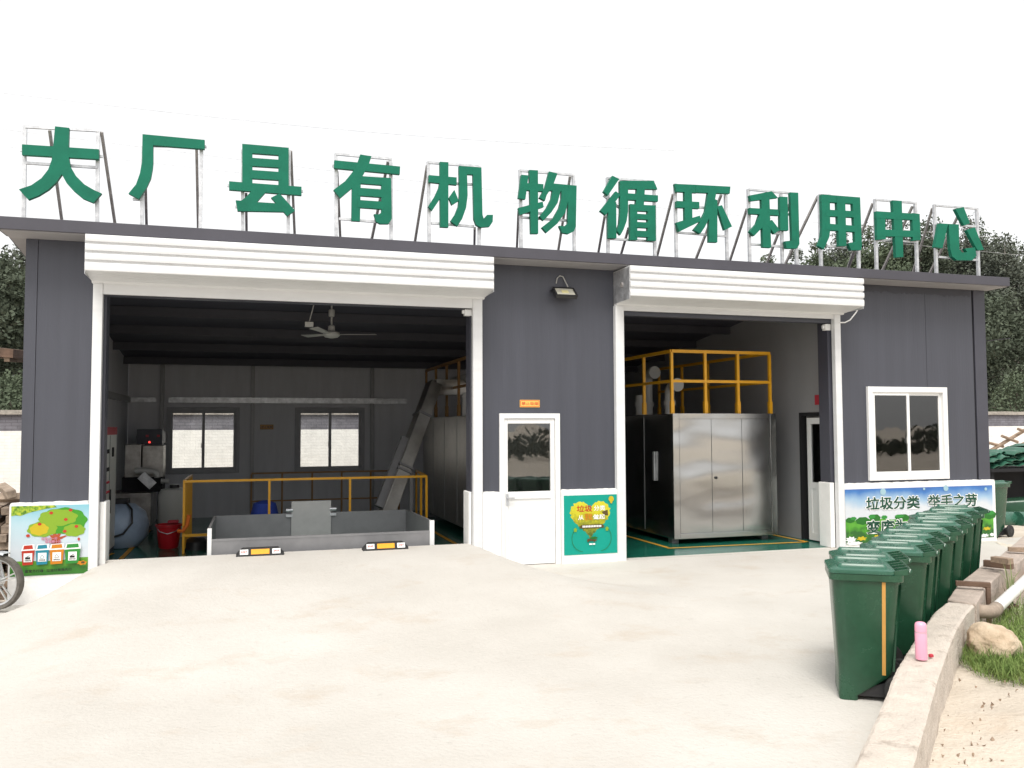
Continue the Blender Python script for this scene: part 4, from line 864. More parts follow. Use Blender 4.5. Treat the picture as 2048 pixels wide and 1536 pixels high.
# wheel stops on the ramp edge
def wheel_stop(xa, ya_px, xb, yb_px, label):
    A = at(xa, ya_px, Y=-.12); Bq = at(xb, yb_px, Y=-.12); L_ = Bq.x-A.x
    cx = (A.x+Bq.x)/2; z = gz(cx, -.1)-.01
    T = thing('wheel_stop', label, 'wheel stop', (cx, -.1, z), 0, 'rubber wheel stops on the ramp edge')
    h, e = .105, .07
    prof = [(-.075, 0), (-.075, .02), (-.04, h), (.04, h), (.075, .02), (.075, 0)]
    mb = MB().rings([[(x, y, zz*k) for y, zz in prof] for x, k in ((-L_/2, .35), (-L_/2+e, 1), (L_/2-e, 1), (L_/2, .35))])
    mb.build('rubber_body', m_black, T, local=True, bevel=.006)
    def pl(x0, x1, m, nm, pr=.002, z0=.032, z1=.09):
        f = lambda zz: -.075+.035*(zz-.02)/(h-.02)-pr
        return MB().add([(x0, f(z0), z0), (x1, f(z0), z0), (x1, f(z1), z1), (x0, f(z1), z1), (x0, f(z0)+.01, z0), (x1, f(z0)+.01, z0), (x1, f(z1)+.01, z1), (x0, f(z1)+.01, z1)], [(0, 1, 2, 3), (0, 4, 5, 1), (3, 2, 6, 7), (0, 3, 7, 4), (1, 5, 6, 2)]).build(nm, m, T, local=True)
    pl(-.19*L_, .19*L_, m_orange, 'reflector')
    for s in (-1, 1):
        c = s*.335*L_; pl(c-.085*L_, c+.085*L_, PC['white'], 'label_plate')
        for i in range(4): pl(c-.055*L_+i*.03*L_, c-.055*L_+i*.03*L_+.018*L_, PC['red'], 'label_mark', .0035, .05+.006*(i % 2), .075)
wheel_stop(472, 1115, 568, 1112, 'black rubber wheel stop with orange reflector, the nearer left one at the ramp edge')
wheel_stop(725, 1101, 816, 1095, 'black rubber wheel stop with orange reflector, the one towards the right end of the hopper')

# ------------------------------------------------------------------ wheelie bins
def rrect(w_, d_, r, z, n=4, oy=0.):
    o = []
    for cx, cy, a0 in ((w_/2-r, d_/2-r, 0), (-w_/2+r, d_/2-r, 90), (-w_/2+r, -d_/2+r, 180), (w_/2-r, -d_/2+r, 270)):
        for i in range(n+1):
            a = R(a0+90*i/n); o.append((cx+r*math.cos(a), cy+r*math.sin(a)+oy, z))
    return o
def make_bin():
    T = thing('wheelie_bin', '', 'bin')
    b = MB().rings([rrect(.37, .13, .03, .0, oy=-.135), rrect(.37, .14, .04, .03, oy=-.135), rrect(.378, .365, .07, .17, oy=-.02), rrect(.38, .38, .08, .20, oy=-.014), rrect(.45, .475, .085, .845), rrect(.455, .48, .085, .86)])
    b.build('bin_body', m_bin, T, smooth=True, local=True)
    MB().rings([rrect(.48, .505, .05, .845), rrect(.49, .515, .055, .85), rrect(.49, .515, .055, .893), rrect(.46, .49, .05, .895)]).build('rim', m_bin, T, smooth=True, local=True)
    # recessed moulded ribs on the back
    for x in (-.12, .12): MB().add([(x-.035, .185, .21), (x+.035, .185, .21), (x+.045, .245, .82), (x-.045, .245, .82), (x-.03, .17, .21), (x+.03, .17, .21), (x+.03, .23, .82), (x-.03, .23, .82)], [(0, 1, 2, 3), (0, 3, 7, 4), (1, 5, 6, 2), (3, 2, 6, 7), (0, 4, 5, 1)]).build('moulded_rib', m_bin, T, local=True)
    MB().add([(x, y, z) for x in (-.165, .165) for y, z in ((-.08, .03), (.2, .03), (.2, .155), (.02, .10))], [(0, 1, 2, 3), (7, 6, 5, 4), (0, 4, 5, 1), (1, 5, 6, 2), (2, 6, 7, 3), (3, 7, 4, 0)]).build('axle_housing', m_blackp, T, local=True)
    MB().tube([(-.24, .20, .10), (.24, .20, .10)], .012, 8).build('axle', m_galv, T, local=True)
    for x in (-.225, .225):
        wl = MB().lathe([(.05, -.022), (.094, -.022), (.10, -.014), (.10, .014), (.094, .022), (.05, .022)], (x, .20, .10), 24, 'x').build('wheel', m_black, T, smooth=True, local=True)
        MB().lathe([(.03, -.024), (.05, -.018), (.05, .018), (.03, .024)], (x, .20, .10), 16, 'x').build('wheel_hub', m_blackp, wl, local=True)
    # lid: skirt, domed top, two ridges, a cross pad
    lid = MB().rings([rrect(.495, .46, .05, .896, oy=-.03), rrect(.50, .465, .055, .90, oy=-.03), rrect(.495, .46, .055, .922, oy=-.03), rrect(.455, .415, .06, .930, oy=-.03), rrect(.40, .36, .06, .939, oy=-.035), rrect(.2, .2, .05, .943, oy=-.04)])
    lid = lid.build('lid', m_lid, T, smooth=True, local=True)
    for x in (-.165, .165):
        c = MB().rings([rrect(.085, .36, .03, .90, oy=-.02), rrect(.08, .35, .03, .944, oy=-.02), rrect(.05, .32, .02, .961, oy=-.02)]).build('lid_ridge', m_lid, lid, smooth=True, local=True)
        c.data.transform(Matrix.Translation((x, 0, 0)))
    MB().rings([rrect(.16, .14, .03, .93, oy=-.06), rrect(.15, .13, .03, .952, oy=-.06), rrect(.11, .09, .02, .956, oy=-.06)]).build('lid_pad', m_lid, lid, smooth=True, local=True)
    # comb handle at the rear
    h = MB().tube([(-.225, .288, .922), (-.225, .297, .926), (.225, .297, .926), (.225, .288, .922)], .017, 10)
    for x in (-.22, -.11, 0, .11, .22): h.bar((x, .19, .904), (x, .295, .924), .022, .036)
    h.build('handle', m_bin, T, local=True)
    MB().tube([(-.2, .235, .905), (.2, .235, .905)], .014, 8).build('hinge_pin', m_blackp, T, local=True)
    return T
bin0 = make_bin()
ROW = Vector((.788, .616, 0)); AX = Vector((.833, -.553, 0))     # AX: front to rear
rzb = math.atan2(AX.y, AX.x)-math.pi/2
rim_ = at(1645, 1157, Z=-1.93+.855); first = rim_ + AX*.258 - Vector((AX.y, -AX.x, 0))*.245; first += Vector((.0735, .04, 0)); first.z = 0
offs = [0, .50, .99, 1.48, 1.97, 2.48, 3.10, 3.62, 4.12, 4.63]
nudge = [.0, -.09, .03, .02, -.02, .03, .04, -.03, .02, .03]
ordn = ['nearest', 'second', 'third', 'fourth', 'fifth', 'sixth', 'seventh', 'eighth', 'ninth', 'farthest']
for i, (s, nd) in enumerate(zip(offs, nudge)):
    p = first+ROW*s+AX*nd; z = gz(p.x, p.y)+.002
    o = bin0 if i == 0 else copy_tree(bin0)
    o.scale = (1, .96, 1.0); o.location = (p.x, p.y, z); o.rotation_euler = (0, 0, rzb+random.uniform(-.05, .05)*(i > 0))
    tag(o, f'dark green wheeled bin, {ordn[i]} in the row along the curb' + (', orange strip on its side' if i == 0 else ''), 'bin', 'green bins lined up along the curb')
# orange strip on the near side of the first bin
MB().add([(.191, .095, .19), (.191, .120, .19), (.2275, .130, .845), (.2275, .105, .845), (.18, .095, .19), (.18, .120, .19), (.218, .130, .845), (.218, .105, .845)], [(3, 2, 1, 0), (3, 2, 6, 7), (0, 3, 7, 4), (1, 5, 6, 2), (0, 4, 5, 1)]).build('side_strip', mat('straw_strip', (.52, .27, .06), .6), bin0, local=True)
for ch_ in [c for c in bin0.children if c.name.startswith('side_strip')]: pass
b2 = copy_tree(bin0); b2.location = (12.12, .42, -1.90); b2.rotation_euler = (0, 0, R(-78))
for c in [c for c in b2.children if c.name.startswith('side_strip')]: bpy.data.objects.remove(c)
b2['label'] = 'dark green two wheeled bin standing alone past the right corner of the building'; b2['group'] = 'green bins beyond the right corner'

# ------------------------------------------------------------------ curb, blocks, boards, pipe, flask, rock
mb = MB(); n = len(cl); rs = []
for a, b in zip(cl, cr_): rs.append([(a.x, a.y, -2.05), (b.x, b.y, -2.05), (b.x, b.y, ZC-.012), (b.x-.02, b.y+.006, ZC), (a.x+.02, a.y-.006, ZC+random.uniform(-.004, .004)), (a.x, a.y, ZC-.012)])
mb.rings(rs); curb = mb.build('curb_wall', m_conc)
sd_ = curb.modifiers.new('s', 'SUBSURF'); sd_.subdivision_type = 'SIMPLE'; sd_.levels = sd_.render_levels = 4
tx = bpy.data.textures.new('rough_edge', 'CLOUDS'); tx.noise_scale = .05
dm = curb.modifiers.new('d', 'DISPLACE'); dm.texture = tx; dm.strength = .012; dm.texture_coords = 'GLOBAL'
tag(curb, 'low curved rough concrete curb wall in the right foreground', 'curb')
def quad_block(px, z, zb, name, label, m, cat, group=None, inset=0):
    c = [at(*q, Z=z) for q in px]
    mb = MB().rings([[(q.x, q.y, zb) for q in c], [(q.x, q.y, z) for q in c]])
    o = mb.build(name, m); 
    b = o.modifiers.new('b', 'BEVEL'); b.width = .012; b.segments = 2
    s = o.modifiers.new('s', 'SUBSURF'); s.subdivision_type = 'SIMPLE'; s.levels = s.render_levels = 3
    d = o.modifiers.new('d', 'DISPLACE'); d.texture = tx; d.strength = .012; d.texture_coords = 'GLOBAL'; d.mid_level = .5
    return tag(o, label, cat, group)
GB = 'concrete blocks continuing the curb'
quad_block([(1895, 1199), (1953, 1208), (1972, 1174), (1915, 1170)], ZC+.012, -2.05, 'concrete_block', 'short concrete block next to the end of the curved curb wall', m_concblk, 'block', GB)
quad_block([(1918, 1166), (1978, 1168), (2018, 1131), (1966, 1129)], ZC+.03, -2.05, 'concrete_block', 'concrete block between two brown boards, second beyond the curb wall', m_concblk, 'block', GB)
quad_block([(1985, 1124), (2034, 1127), (2092, 1080), (2046, 1072)], ZC+.04, -2.05, 'concrete_block', 'concrete block behind the pale offcut, farthest along the curb line', m_concblk, 'block', GB)
def plank(a, b, w_, h, z, label, m, name='wood_board', cat='board'):
    A = at(*a, Z=z); Bq = at(*b, Z=z); o = MB().bar(A, Bq, w_, h).build(name, m, bevel=.004); return tag(o, label, cat)
plank((1911, 1166), (1981, 1170), .05, .045, ZC+.065, 'brown board lying across the joint of the first two concrete blocks', m_woodd)
A = at(1972, 1178, Z=ZC+.0); tag(MB().box(A.x-.02, A.x+.03, A.y-.03, A.y+.02, -1.95, ZC+.036).build('wood_stake', m_woodd, bevel=.004), 'brown upright stake against the concrete block under the crossing board', 'stake')
plank((1968, 1126), (2026, 1132), .06, .07, ZC+.09, 'brown board lying across the far end of the second concrete block', m_woodd)
plank((1986, 1118), (2022, 1123), .09, .06, ZC+.165, 'pale wooden offcut on top of the far crossing board', m_wood, 'wood_offcut', 'board')
plank((2016, 1098), (2060, 1100), .07, .05, ZC+.09, 'grey board at the right picture edge on the farthest concrete block', m_wood)
plank((1970, 1212), (2035, 1212), .05, .03, -1.80, 'brown timber batten on the dirt beneath the white pipe', m_woodd, 'timber_batten', 'board')
# pipe
zP = -1.66
e0 = at(1938, 1221, Z=zP); e1 = at(1985, 1224, Z=zP); f1 = at(2070, 1143, Z=zP+.02); d = (f1-e1); e2 = e1+d.normalized()*.16
PI_ = thing('drain_pipe', 'white plastic drain pipe running along the blocks with a dirty elbow into the curb', 'pipe', (e1.x, e1.y, -1.88))
MB().tube([e2, e1+d.normalized()*2.2, e1+d.normalized()*6], .052, 18).build('pipe_run', m_white, PI_, smooth=True)
el = [e0, e0.lerp(e1, .6), e1.lerp(e0, .12)+Vector((0, 0, 0)), e1+d.normalized()*.05+(e1-e0).normalized()*.0, e2, e2+d.normalized()*.03]
MB().tube(el, .060, 18).build('elbow', mat('muddy_plastic', (.30, .24, .19), .8, 0, .35, 8), PI_, smooth=True)
hole = at(1900, 1214, Z=-1.66)
# flask
fb = at(1843, 1318, Z=ZC+.012)
FK = thing('thermos_flask', 'pink thermos flask standing on the curved concrete curb', 'flask', tuple(fb))
hF = (at(1843, 1243, Y=fb.y).z-fb.z)
rF = hF*.152
MB().lathe([(rF*.96, 0), (rF, .006), (rF, hF*.70), (rF*.985, hF*.71)], (0, 0, 0), 32).build('flask_body', m_pink, FK, smooth=True, local=True)
MB().lathe([(rF*.94, hF*.708), (rF*.94, hF*.735)], (0, 0, 0), 32).build('steel_ring', m_galv, FK, smooth=True, local=True)
MB().lathe([(rF*.99, hF*.733), (rF*1.0, hF*.75), (rF*.99, hF*.9), (rF*.88, hF*.96), (rF*.6, hF*.99), (rF*.2, hF*1.0)], (0, 0, 0), 32).build('cup_cap', m_pink, FK, smooth=True, local=True)
q = at(1862, 1314, Z=ZC+.012)
tag(MB().rings([rrect(.03, .022, .006, 0), rrect(.03, .022, .006, .016), rrect(.02, .014, .004, .02)]).build('bottle_top', m_redlab, bevel=.002), 'small red cap lying on the curb beside the flask', 'cap').location = q
# boulder
rc = at(1988, 1312, Z=-1.83)
import bmesh
bm = bmesh.new(); bmesh.ops.create_icosphere(bm, subdivisions=5, radius=1)
from mathutils import noise
for v in bm.verts:
    k = 1+.26*noise.noise(v.co*1.1+Vector((3, 1, 7)))+.10*noise.noise(v.co*2.6)+.03*noise.noise(v.co*8)
    v.co = Vector((v.co.x*.205*k, v.co.y*.19*k, v.co.z*.165*k+.075))
me = bpy.data.meshes.new('boulder'); bm.to_mesh(me); bm.free(); me.materials.append(m_rock); me.polygons.foreach_set('use_smooth', [True]*len(me.polygons))
o = bpy.data.objects.new('boulder', me); COL.objects.link(o); o.location = rc; tag(o, 'rounded pale sandstone boulder in the grass beside the curb', 'boulder')
# small stones scattered on the sand
mb = MB()
for _ in range(70):
    x = random.uniform(1850, 2060); y = random.uniform(1345, 1560)
    p = at(x, y, Z=-1.82)
    c = min((Vector((p.x, p.y, 0))-Vector((q.x, q.y, 0))).length for q in cr_)
    if c < .12: continue
    s = random.uniform(.004, .014)
    mb.add([(p.x+random.uniform(-s, s), p.y+random.uniform(-s, s), p.z+dz*s) for dz in (-1, -.5, 0, .4, .9, 1.2)]+[], [(0, 1, 2), (1, 3, 4), (0, 3, 5), (2, 4, 5), (1, 2, 4), (0, 1, 3), (3, 4, 5), (0, 2, 5)])
tag(mb.build('pebbles', m_wood), 'small pebbles and grit scattered over the sandy dirt right of the curb', 'gravel', kind='stuff')
# grass
def blades(mb, c, h, lean, wd):
    a = random.uniform(0, 6.28); dx, dy = math.cos(a), math.sin(a); s = Vector((-dy, dx, 0))*wd
    p0 = Vector(c); p1 = p0+Vector((dx*lean*.35, dy*lean*.35, h*.6)); p2 = p0+Vector((dx*lean, dy*lean, h*random.uniform(.75, 1)))
    mb.add([p0-s, p0+s, p1+s*.7, p1-s*.7, p2], [(0, 1, 2, 3), (3, 2, 4)])
mb = MB()
for _ in range(9000):
    x = random.gauss(1998, 46); y = random.gauss(1318, 30)
    if random.random() < .45: x = random.uniform(1990, 2130); y = random.uniform(1215, 1372)
    lim_ = 1335+ (x-1915)*.28
    if x < 1913 or y > lim_+random.uniform(-10, 12) or y < 1205: continue
    p = at(x, y, Z=-1.845)
    if (p-rc).length < .15: continue
    if min((Vector((p.x, p.y, 0))-Vector((q.x, q.y, 0))).length for q in cr_) < .10: continue
    blades(mb, p, random.uniform(.03, .12)*(1.9 if random.random() < .10 else 1), random.uniform(.03, .16), random.uniform(.0018, .0036))
for _ in range(420):
    a = random.uniform(R(175), R(375)); rr = random.uniform(.17, .27); p = rc+Vector((math.cos(a)*rr, math.sin(a)*rr, -.03))
    if min((Vector((p.x, p.y, 0))-Vector((q.x, q.y, 0))).length for q in cr_) < .10: continue
    blades(mb, p, random.uniform(.06, .17), random.uniform(.02, .10), .0028)
for _ in range(5000):
    p = Vector((random.uniform(6.2, 14), random.uniform(-6.2, -3.2), -1.87)); 
    if p.y > -8.6+p.x*.52-.3 and p.x < 11: continue
    blades(mb, p, random.uniform(.05, .2), random.uniform(.03, .13), .003)
tag(mb.build('grass', m_grass), 'patch of rough green grass around the boulder', 'grass', kind='stuff')
for lab, q, n_, hh in (('tall green reed plant growing beside the brown board and white pipe', at(2022, 1222, Z=-1.86), 11, .62), ('thin dry grass clump behind the boulder at the right edge', at(2040, 1250, Z=-1.86), 12, .36)):
    mb = MB()
    for _ in range(n_):
        blades(mb, (q.x+random.uniform(-.03, .03), q.y+random.uniform(-.03, .03), q.z), hh*random.uniform(.6, 1), random.uniform(.05, .28), .007)
    tag(mb.build('reed_plant', m_reed), lab, 'plant')

# ------------------------------------------------------------------ behind: perimeter wall
YW = 11.0
PW = thing('perimeter_wall', 'long brick perimeter wall with whitewashed lower half behind the workshop', 'wall', (3, YW, -2.1))
zt = at(20, 829, Y=YW).z; zc = at(20, 862, Y=YW).z
MB().box(-26, 46, YW, YW+.24, -2.2, zc).build('whitewashed_base', m_wbrick, PW)
MB().box(-26, 46, YW+.004, YW+.236, zc, zt).build('brick_course', m_brick, PW)
mb = MB(); x = -26.
while x < 46:
    mb.box(x, x+.44, YW-.07, YW+.31, zt, zt+.045+random.uniform(0, .012)); mb.box(x, x+.44, YW-.03, YW+.27, zt+.045, zt+.10+random.uniform(0, .012)); x += .445
mb.build('coping', m_coping, PW)

# ------------------------------------------------------------------ trees
def tree(label, loc, H, cr, seed, lm, bm_, nl=6500, low=.15, group='trees behind the perimeter wall', leaf=.11, name='broadleaf_tree'):
    rnd = random.Random(seed); T = thing(name, label, 'tree', loc, 0, group)
    tr = MB(); top = Vector((rnd.uniform(-.3, .3), rnd.uniform(-.3, .3), H*.9))
    path = [Vector((0, 0, -.1)), Vector((rnd.uniform(-.1, .1), rnd.uniform(-.1, .1), H*.3)), Vector((rnd.uniform(-.25, .25), rnd.uniform(-.2, .2), H*.6)), top]
    r0 = .014*H+.03
    tr.tube(path, [r0, r0*.75, r0*.45, r0*.1], 8)
    cl_ = []
    nb = 22
    for k in range(nb):
        h = H*(low+(.97-low)*(k+.5)/nb); a = k*2.4+rnd.uniform(-.4, .4)
        t = h/H; prof = (math.sin(math.pi*min(1, (t-low)/(1-low)*.85+.18)))**.7
        L_ = cr*prof*rnd.uniform(.55, 1.1)
        b0 = Vector((0, 0, h*.86)); b0.x = path[2].x*t; b0.y = path[2].y*t
        b1 = b0+Vector((math.cos(a)*L_, math.sin(a)*L_, L_*rnd.uniform(.2, .7)))
        tr.tube([b0, b0.lerp(b1, .5)+Vector((0, 0, .08*L_)), b1], [r0*.3, r0*.16, .012], 5)
        for s in (.45, .7, .95, 1.08):
            cl_.append((b0.lerp(b1, s)+Vector((rnd.gauss(0, .18), rnd.gauss(0, .18), rnd.gauss(0, .2))), rnd.uniform(.35, .75)*cr*.46))
    cl_.append((top, cr*.2))
    tr.build('trunk', bm_, T, smooth=True, local=True)
    cm = MB(); per = nl//len(cl_)
    for c, r_ in cl_:
        for _ in range(per):
            d = Vector((rnd.gauss(0, 1), rnd.gauss(0, 1), rnd.gauss(0, .8))); d = d.normalized()*r_*rnd.random()**.45
            p = c+d; n1 = Vector((rnd.gauss(0, 1), rnd.gauss(0, 1), rnd.gauss(.4, 1))).normalized(); n2 = n1.orthogonal().normalized(); n3 = n1.cross(n2)
            s = leaf*rnd.uniform(.6, 1.3); an = rnd.uniform(0, 6.28); u_ = n2*math.cos(an)+n3*math.sin(an); v_ = n1.cross(u_)
            cm.add([p-u_*s*.5, p+v_*s*.28, p+u_*s*.5, p-v_*s*.28], [(0, 1, 2, 3)])
    cm.build('crown', lm, T, local=True)
    return T
TR = [ # px x, top y, Y distance, crown radius, label
 (-40, 470, 17, 2.3, 0, 0, 'dense dark tree at the far left edge behind the shed roof'),
 (30, 545, 20, 2.0, 1, 0, 'lower green tree behind the left corner of the workshop'),
 (70, 455, 24, 2.4, 2, 0, 'grey green tall tree peeking out just left of the workshop corner'),
 (1530, 505, 26, 1.7, 1, 0, 'small light tree top behind letter 利, leftmost of the right tree line'),
 (1640, 470, 27, 1.9, 1, 0, 'tree with airy crown seen between the letters 利 and 用'),
 (1725, 470, 24, 1.9, 0, 0, 'dark tree seen behind the letter 用'),
 (1800, 425, 28, 2.4, 2, 0, 'tall tree seen behind the letter 中'),
 (1880, 430, 25, 2.3, 0, 1, 'tall tree seen behind the letter 心'),
 (1975, 445, 25, 2.6, 1, 1, 'big tree right of the letter 心 beyond the roof corner'),
 (2025, 470, 20, 2.3, 2, 1, 'pale trunked tree standing nearest behind the right wall'),
 (2085, 470, 24, 3.0, 0, 0, 'dense dark tree cut off by the right picture edge'),
 (1590, 492, 29, 1.6, 0, 0, 'small tree top seen between letters 利 and 环 just above the roof'),
 (1690, 455, 30, 2.2, 2, 0, 'tree behind the gap between letters 利 and 用, farther back'),
 (1765, 445, 23, 2.1, 1, 0, 'tree in the gap between the letters 用 and 中'),
 (1845, 440, 22, 2.2, 0, 1, 'tree in the gap between the letters 中 and 心'),
 (1940, 430, 22, 2.3, 2, 0, 'tree right behind the post of the letter 心'),
 (1920, 560, 18, 2.0, 0, 0, 'low dark tree just behind the right end of the roof'),
 (2000, 600, 16, 1.9, 0, 1, 'short bushy tree above the coping of the right perimeter wall'),
]
for i, (x, yt, Y, cr, li, bi, lab) in enumerate(TR):
    topz = at(x, yt, Y=Y).z; q = at(x, 850, Y=Y)
    tree(lab, (q.x, q.y, -2.1), (topz+2.1)*1.06, cr*(1.35 if x > 1400 else 1.1), 100+i, m_leaf[li], m_barkp if bi else m_bark, 24000, .12, leaf=.15)
for i, (x, yt, Y, lab) in enumerate(((5, 735, 13.5, 'bright bushy shrub showing over the left wall'), (40, 760, 13, 'small shrub over the left wall next to the corner'), (2030, 730, 13.5, 'leafy shrub over the right wall below the trees'))):
    topz = at(x, yt, Y=Y).z; q = at(x, 850, Y=Y)
    tree(lab, (q.x, q.y, -2.1), topz+2.1, 1.4, 300+i, m_leaf[1], m_bark, 6000, .1, 'shrubs behind the perimeter wall', .10, 'tall_shrub')

# ------------------------------------------------------------------ left side: shed roof, timber stack, motorcycle
q = at(45, 712, Y=5.0)
SH = thing('timber_shed', 'old timber shed with sagging brown roof at the left picture edge', 'shed', (q.x-2, 6, -2.1))
MB().add([(q.x, 4.4, q.z-.08), (q.x-4.5, 4.4, q.z+.35), (q.x-4.5, 7.6, q.z+.55), (q.x, 7.6, q.z+.12), (q.x, 4.4, q.z+.06), (q.x-4.5, 4.4, q.z+.49), (q.x-4.5, 7.6, q.z+.69), (q.x, 7.6, q.z+.26)], [(0, 1, 2, 3), (7, 6, 5, 4), (0, 4, 5, 1), (1, 5, 6, 2), (2, 6, 7, 3), (3, 7, 4, 0)]).build('roof', m_woodd, SH)
for k in range(6): MB().bar((q.x-.1-k*.8, 4.45, q.z-.10+.076*k), (q.x-.1-k*.8, 7.5, q.z+.10+.076*k), .08).build('rafter', m_wood, SH)
for x, y in ((q.x-1.2, 4.6), (q.x-4.3, 4.6), (q.x-1.2, 7.4), (q.x-4.3, 7.4)): MB().box(x-.06, x+.06, y-.06, y+.06, -2.1, q.z+.1).build('post', m_woodd, SH)
lb = MB().box(-.055, .055, -.9, .9, -.05, .05).build('timber_beam', m_log, bevel=.008)
k = 0; base_ = at(18, 1108, Y=2.0)
for r_ in range(9):
    for c_ in range(5):
        o = lb if k == 0 else lb.copy()
        if k: COL.objects.link(o)
        o.location = (base_.x-.30+c_*.135+random.uniform(-.02, .02)-.02*r_, 2.5+random.uniform(-.3, .2), -1.93+r_*.104)
        o.rotation_euler = (random.uniform(-.01, .01), 0, random.uniform(-.06, .06)+.1)
        tag(o, 'sawn grey brown timber beam lying in the rough stack by the left corner', 'timber', 'timber beams stacked by the left corner'); k += 1
for j, (ra, lab) in enumerate(((.5, 'loose timber beam sticking up on top of the stack at the left edge'), (-.25, 'loose timber beam slanting down across the front top of the stack'))):
    o = lb.copy(); COL.objects.link(o); o.location = (base_.x-.1+j*.05, 2.0, -.93+.1*j); o.rotation_euler = (0, ra, 1.2-j*.9); tag(o, lab, 'timber', 'loose timber on the stack')
for j in range(2):
    z0 = -2.02+j*.13
    tag(MB().box(-3.6, -2.68, .35+j*.04, .62, z0, z0+.11).build('wood_sleeper', m_wood, bevel=.008), ('lower' if j == 0 else 'upper')+' plank of the two lying behind the motorcycle wheel', 'plank')
# motorcycle
WR = .300
cpt = at(-6, 1219, Z=-1.985)
hd = Vector((.91, -.41, 0)).normalized()
MC = thing('motorcycle', 'silver motorcycle cut off by the left edge with only its front wheel showing', 'motorcycle', (cpt.x, cpt.y, -1.985), math.atan2(hd.y, hd.x))
def mwheel(x):
    n = 40; t = MB()
    prof = [(WR-.045, -.035), (WR-.01, -.042), (WR, -.02), (WR, .02), (WR-.01, .042), (WR-.045, .035), (WR-.052, .0)]
    def ringp(prof_, mb):
        rs = [[(x+r*math.cos(2*math.pi*i/n), y, WR+r*math.sin(2*math.pi*i/n)) for r, y in prof_] for i in range(n)]; rs.append(rs[0]); mb.rings(rs, False)
    ringp(prof, t); t = t.build('wheel', m_tyre, MC, smooth=True, local=True)
    r_ = MB(); ringp([(WR-.046, -.03), (WR-.046, .03), (WR-.065, .022), (WR-.065, -.022)], r_); r_.build('rim', m_alu, t, smooth=True, local=True)
    h = MB().lathe([(.03, -.06), (.05, -.05), (.05, .05), (.03, .06)], (x, 0, WR), 18, 'y')
    h.build('hub', m_alu, t, smooth=True, local=True)
    for k in range(5):
        a = 2*math.pi*k/5+.35; s = MB(); c, s_ = math.cos(a), math.sin(a)
        for off in (-.012, .012):
            s.bar((x+c*.04-s_*off, off*1.0, WR+s_*.04+c*off), (x+c*(WR-.06)-s_*off*2.2, off*.6, WR+s_*(WR-.06)+c*off*2.2), .018, .014)
        s.build('spoke', m_alu, t, local=True)
mwheel(0); mwheel(-1.24)
fd = MB(); rs = []
for i in range(14):
    a = R(72+100*i/13); rr = WR+.035
    rs.append([(rr*math.cos(a)*k, y, WR+rr*math.sin(a)*k) for y, k in ((-.062, .94), (-.05, 1.0), (.05, 1.0), (.062, .94), (.045, .985), (-.045, .985))])
fd.rings(rs); fd.build('front_fender', m_bike, MC, smooth=True, local=True)
for y in (-.09, .09): MB().tube([(0, y, WR), (-.10, y, .62), (-.20, y, .95)], [.026, .024, .018], 10).build('fork_leg', m_alu, MC, smooth=True, local=True)
MB().tube([(-.26, -.36, .98), (-.22, -.2, 1.02), (-.20, 0, .98), (-.22, .2, 1.02), (-.26, .36, .98)], .014, 8).build('handlebar', m_blackp, MC, smooth=True, local=True)
MB().lathe([(.02, -.24), (.08, -.20), (.09, -.12), (.085, -.08)], (0, 0, .84), 20, 'x').build('headlight', m_alu, MC, smooth=True, local=True)
MB().rings([rrect(.16, .05, .02, .68), rrect(.42, .22, .08, .76), rrect(.44, .24, .08, .84), rrect(.30, .16, .06, .90)]).build('fuel_tank', m_bike, MC, smooth=True, local=True).data.transform(Matrix.Translation((-.52, 0, 0)))
MB().rings([rrect(.62, .2, .06, .74), rrect(.66, .24, .08, .80), rrect(.60, .2, .06, .83)]).build('seat', m_black, MC, smooth=True, local=True).data.transform(Matrix.Translation((-1.05, 0, 0)))
MB().rings([rrect(.34, .22, .05, .28), rrect(.38, .26, .05, .42), rrect(.28, .2, .05, .58)]).build('engine', m_alu, MC, smooth=True, local=True).data.transform(Matrix.Translation((-.6, 0, 0)))
MB().tube([(-.20, 0, .88), (-.42, 0, .60), (-.5, 0, .3), (-.85, 0, .3), (-1.24, .06, WR)], .022, 8).tube([(-.25, 0, .86), (-.8, 0, .72), (-1.3, 0, .74)], .022, 8).build('frame', m_blackp, MC, smooth=True, local=True)

# ------------------------------------------------------------------ right rear: lids, lying bin, rolls, sticks
q = at(2012, 985, Y=3.6)
TB = thing('dark_table', 'dark workbench under the heap of bin lids beyond the right corner', 'table', (q.x+.5, 3.9, -1.95))
MB().box(q.x-.6, q.x+1.6, 3.4, 4.5, -1.02, -.95).build('table_top', m_dark, TB)
for x in (q.x-.5, q.x+1.5):
    for y in (3.5, 4.4): MB().box(x-.04, x+.04, y-.04, y+.04, -1.95, -1.02).build('leg', m_dark, TB)
MB().box(q.x-.55, q.x+1.55, 4.42, 4.45, -1.95, -1.02).build('back_panel', m_dark, TB)
prof = [(-.28, 0), (-.2, .05), (-.12, .06), (-.06, .02), (.0, .02), (.06, .06), (.14, .07), (.2, .03), (.28, .01)]
def lidmesh():
    rs = [[(x, y, z*k) for x, z in prof]+[(x, y, z*k-.014) for x, z in reversed(prof)] for y, k in ((-.27, .5), (-.22, 1), (.2, 1), (.27, .4))]
    return MB().rings(rs)
l0 = lidmesh().build('bin_lid', m_lid, smooth=True)
k = 0; wh = ('left', 'middle', 'right')
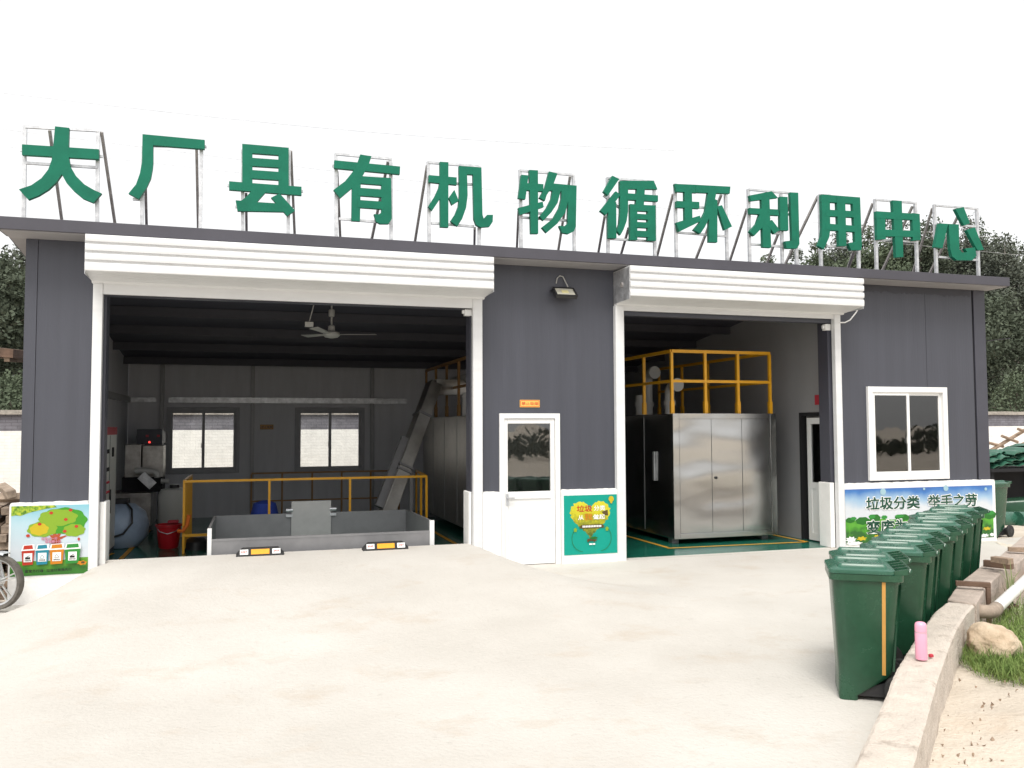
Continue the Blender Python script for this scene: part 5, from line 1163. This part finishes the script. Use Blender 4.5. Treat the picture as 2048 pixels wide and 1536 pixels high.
for s_ in range(3):
    for j in range(6 if s_ < 2 else 7):
        o = l0 if k == 0 else l0.copy()
        if k: COL.objects.link(o)
        o.location = (q.x-.28+s_*.60+random.uniform(-.06, .06), 3.75+random.uniform(-.1, .1), -.93+j*.062+.04*s_)
        o.rotation_euler = (random.uniform(-.08, .08), random.uniform(-.2, .12), random.uniform(-.4, .4)); k += 1
        tag(o, f'loose green bin lid in the {wh[s_]} pile of the heap beyond the right corner', 'bin lid', f'loose green bin lids in the {wh[s_]} pile')
b3 = copy_tree(bin0); q2 = at(2022, 1046, Z=-1.93); b3.location = (q2.x+.3, q2.y+.7, -1.70); b3.rotation_euler = (R(90), 0, R(60))
for c in [c for c in b3.children if c.name.startswith('side_strip')]: bpy.data.objects.remove(c)
b3['label'] = 'green bin lying on its side under the dark workbench'; b3['group'] = 'green bins beyond the right corner'
for j, (x, lab) in enumerate(((2020, 'pale green plastic sheet roll on the sand, left one in front of the lying bin'), (2056, 'pale green plastic sheet roll on the sand at the right picture edge'))):
    p = at(x, 1052, Z=-1.92); m_ = MB(); r_ = .14
    for w2 in range(3): m_.tube([(p.x-.25, p.y+.1*w2, p.z+r_-.03*w2), (p.x+.28, p.y+.04+.1*w2, p.z+r_-.02-.03*w2)], r_-.03*w2, 18)
    tag(m_.build('sheet_roll', m_lid, smooth=True), lab, 'roll', 'plastic rolls on the sand')
zz = at(2010, 885, Y=7).z
LD = thing('wooden_ladder', 'rough wooden ladder frame of tied poles leaning behind the green lids', 'ladder', (at(2000, 905, Y=7).x, 7, -2.0))
for a, b in (((1975, 905), (2075, 845)), ((1985, 920), (2085, 868))): MB().tube([at(*a, Y=7.0), at(*b, Y=7.2)], .05, 8).build('side_pole', m_wood, LD)
for a, b in (((1975, 885), (2006, 893)), ((2004, 872), (2035, 884)), ((2036, 858), (2064, 866))): MB().tube([at(*a, Y=6.95), at(*b, Y=7.1)], .04, 8).build('rung', m_wood, LD)
p = at(2020, 905, Y=7.2); 
tag(MB().box(p.x-2, p.x+4, 7.3, 8.6, -2.1, at(2000, 912, Y=7.3).z).build('timber_heap', m_woodd, bevel=.03), 'dark heap of old timber under the wooden ladder', 'timber heap')
p = at(2046, 905, Y=6.2)
tag(MB().bar((p.x+.1, 6.2, p.z-.6), (p.x+.55, 6.3, p.z+.35), .4, .03, (0, -1, 0)).bar((p.x+.1, 6.2, p.z-.6), (p.x+.1, 6.2, -2), .08).build('plywood_board', mat('plywood', (.5, .3, .14), .8)), 'orange brown plywood board leaning at the right edge behind the lids', 'board')

# ------------------------------------------------------------------ across the yard, behind the photographer (mirrored in the glass and the steel)
mb = MB(); rnd = random.Random(5)
for _ in range(9000):
    x = rnd.uniform(-70, 90); h = (2.0+.9*math.sin(x*.23)+.8*math.sin(x*.61+2))*rnd.random()**.7
    p = Vector((x, -42+rnd.uniform(-2.5, 2.5), -2.1+h)); a = rnd.uniform(0, 6.28); e = rnd.uniform(-1, 1); u_ = Vector((math.cos(a), .3*math.sin(a), e)).normalized()*.26; v_ = Vector((-.4*e, .4*math.cos(a), 1)).normalized()*.2
    mb.add([p-u_, p+v_, p+u_, p-v_], [(0, 1, 2, 3)])
tag(mb.build('far_wood', m_leaf[2]), 'dark line of trees across the yard mirrored in the door glass', 'wood', kind='stuff')
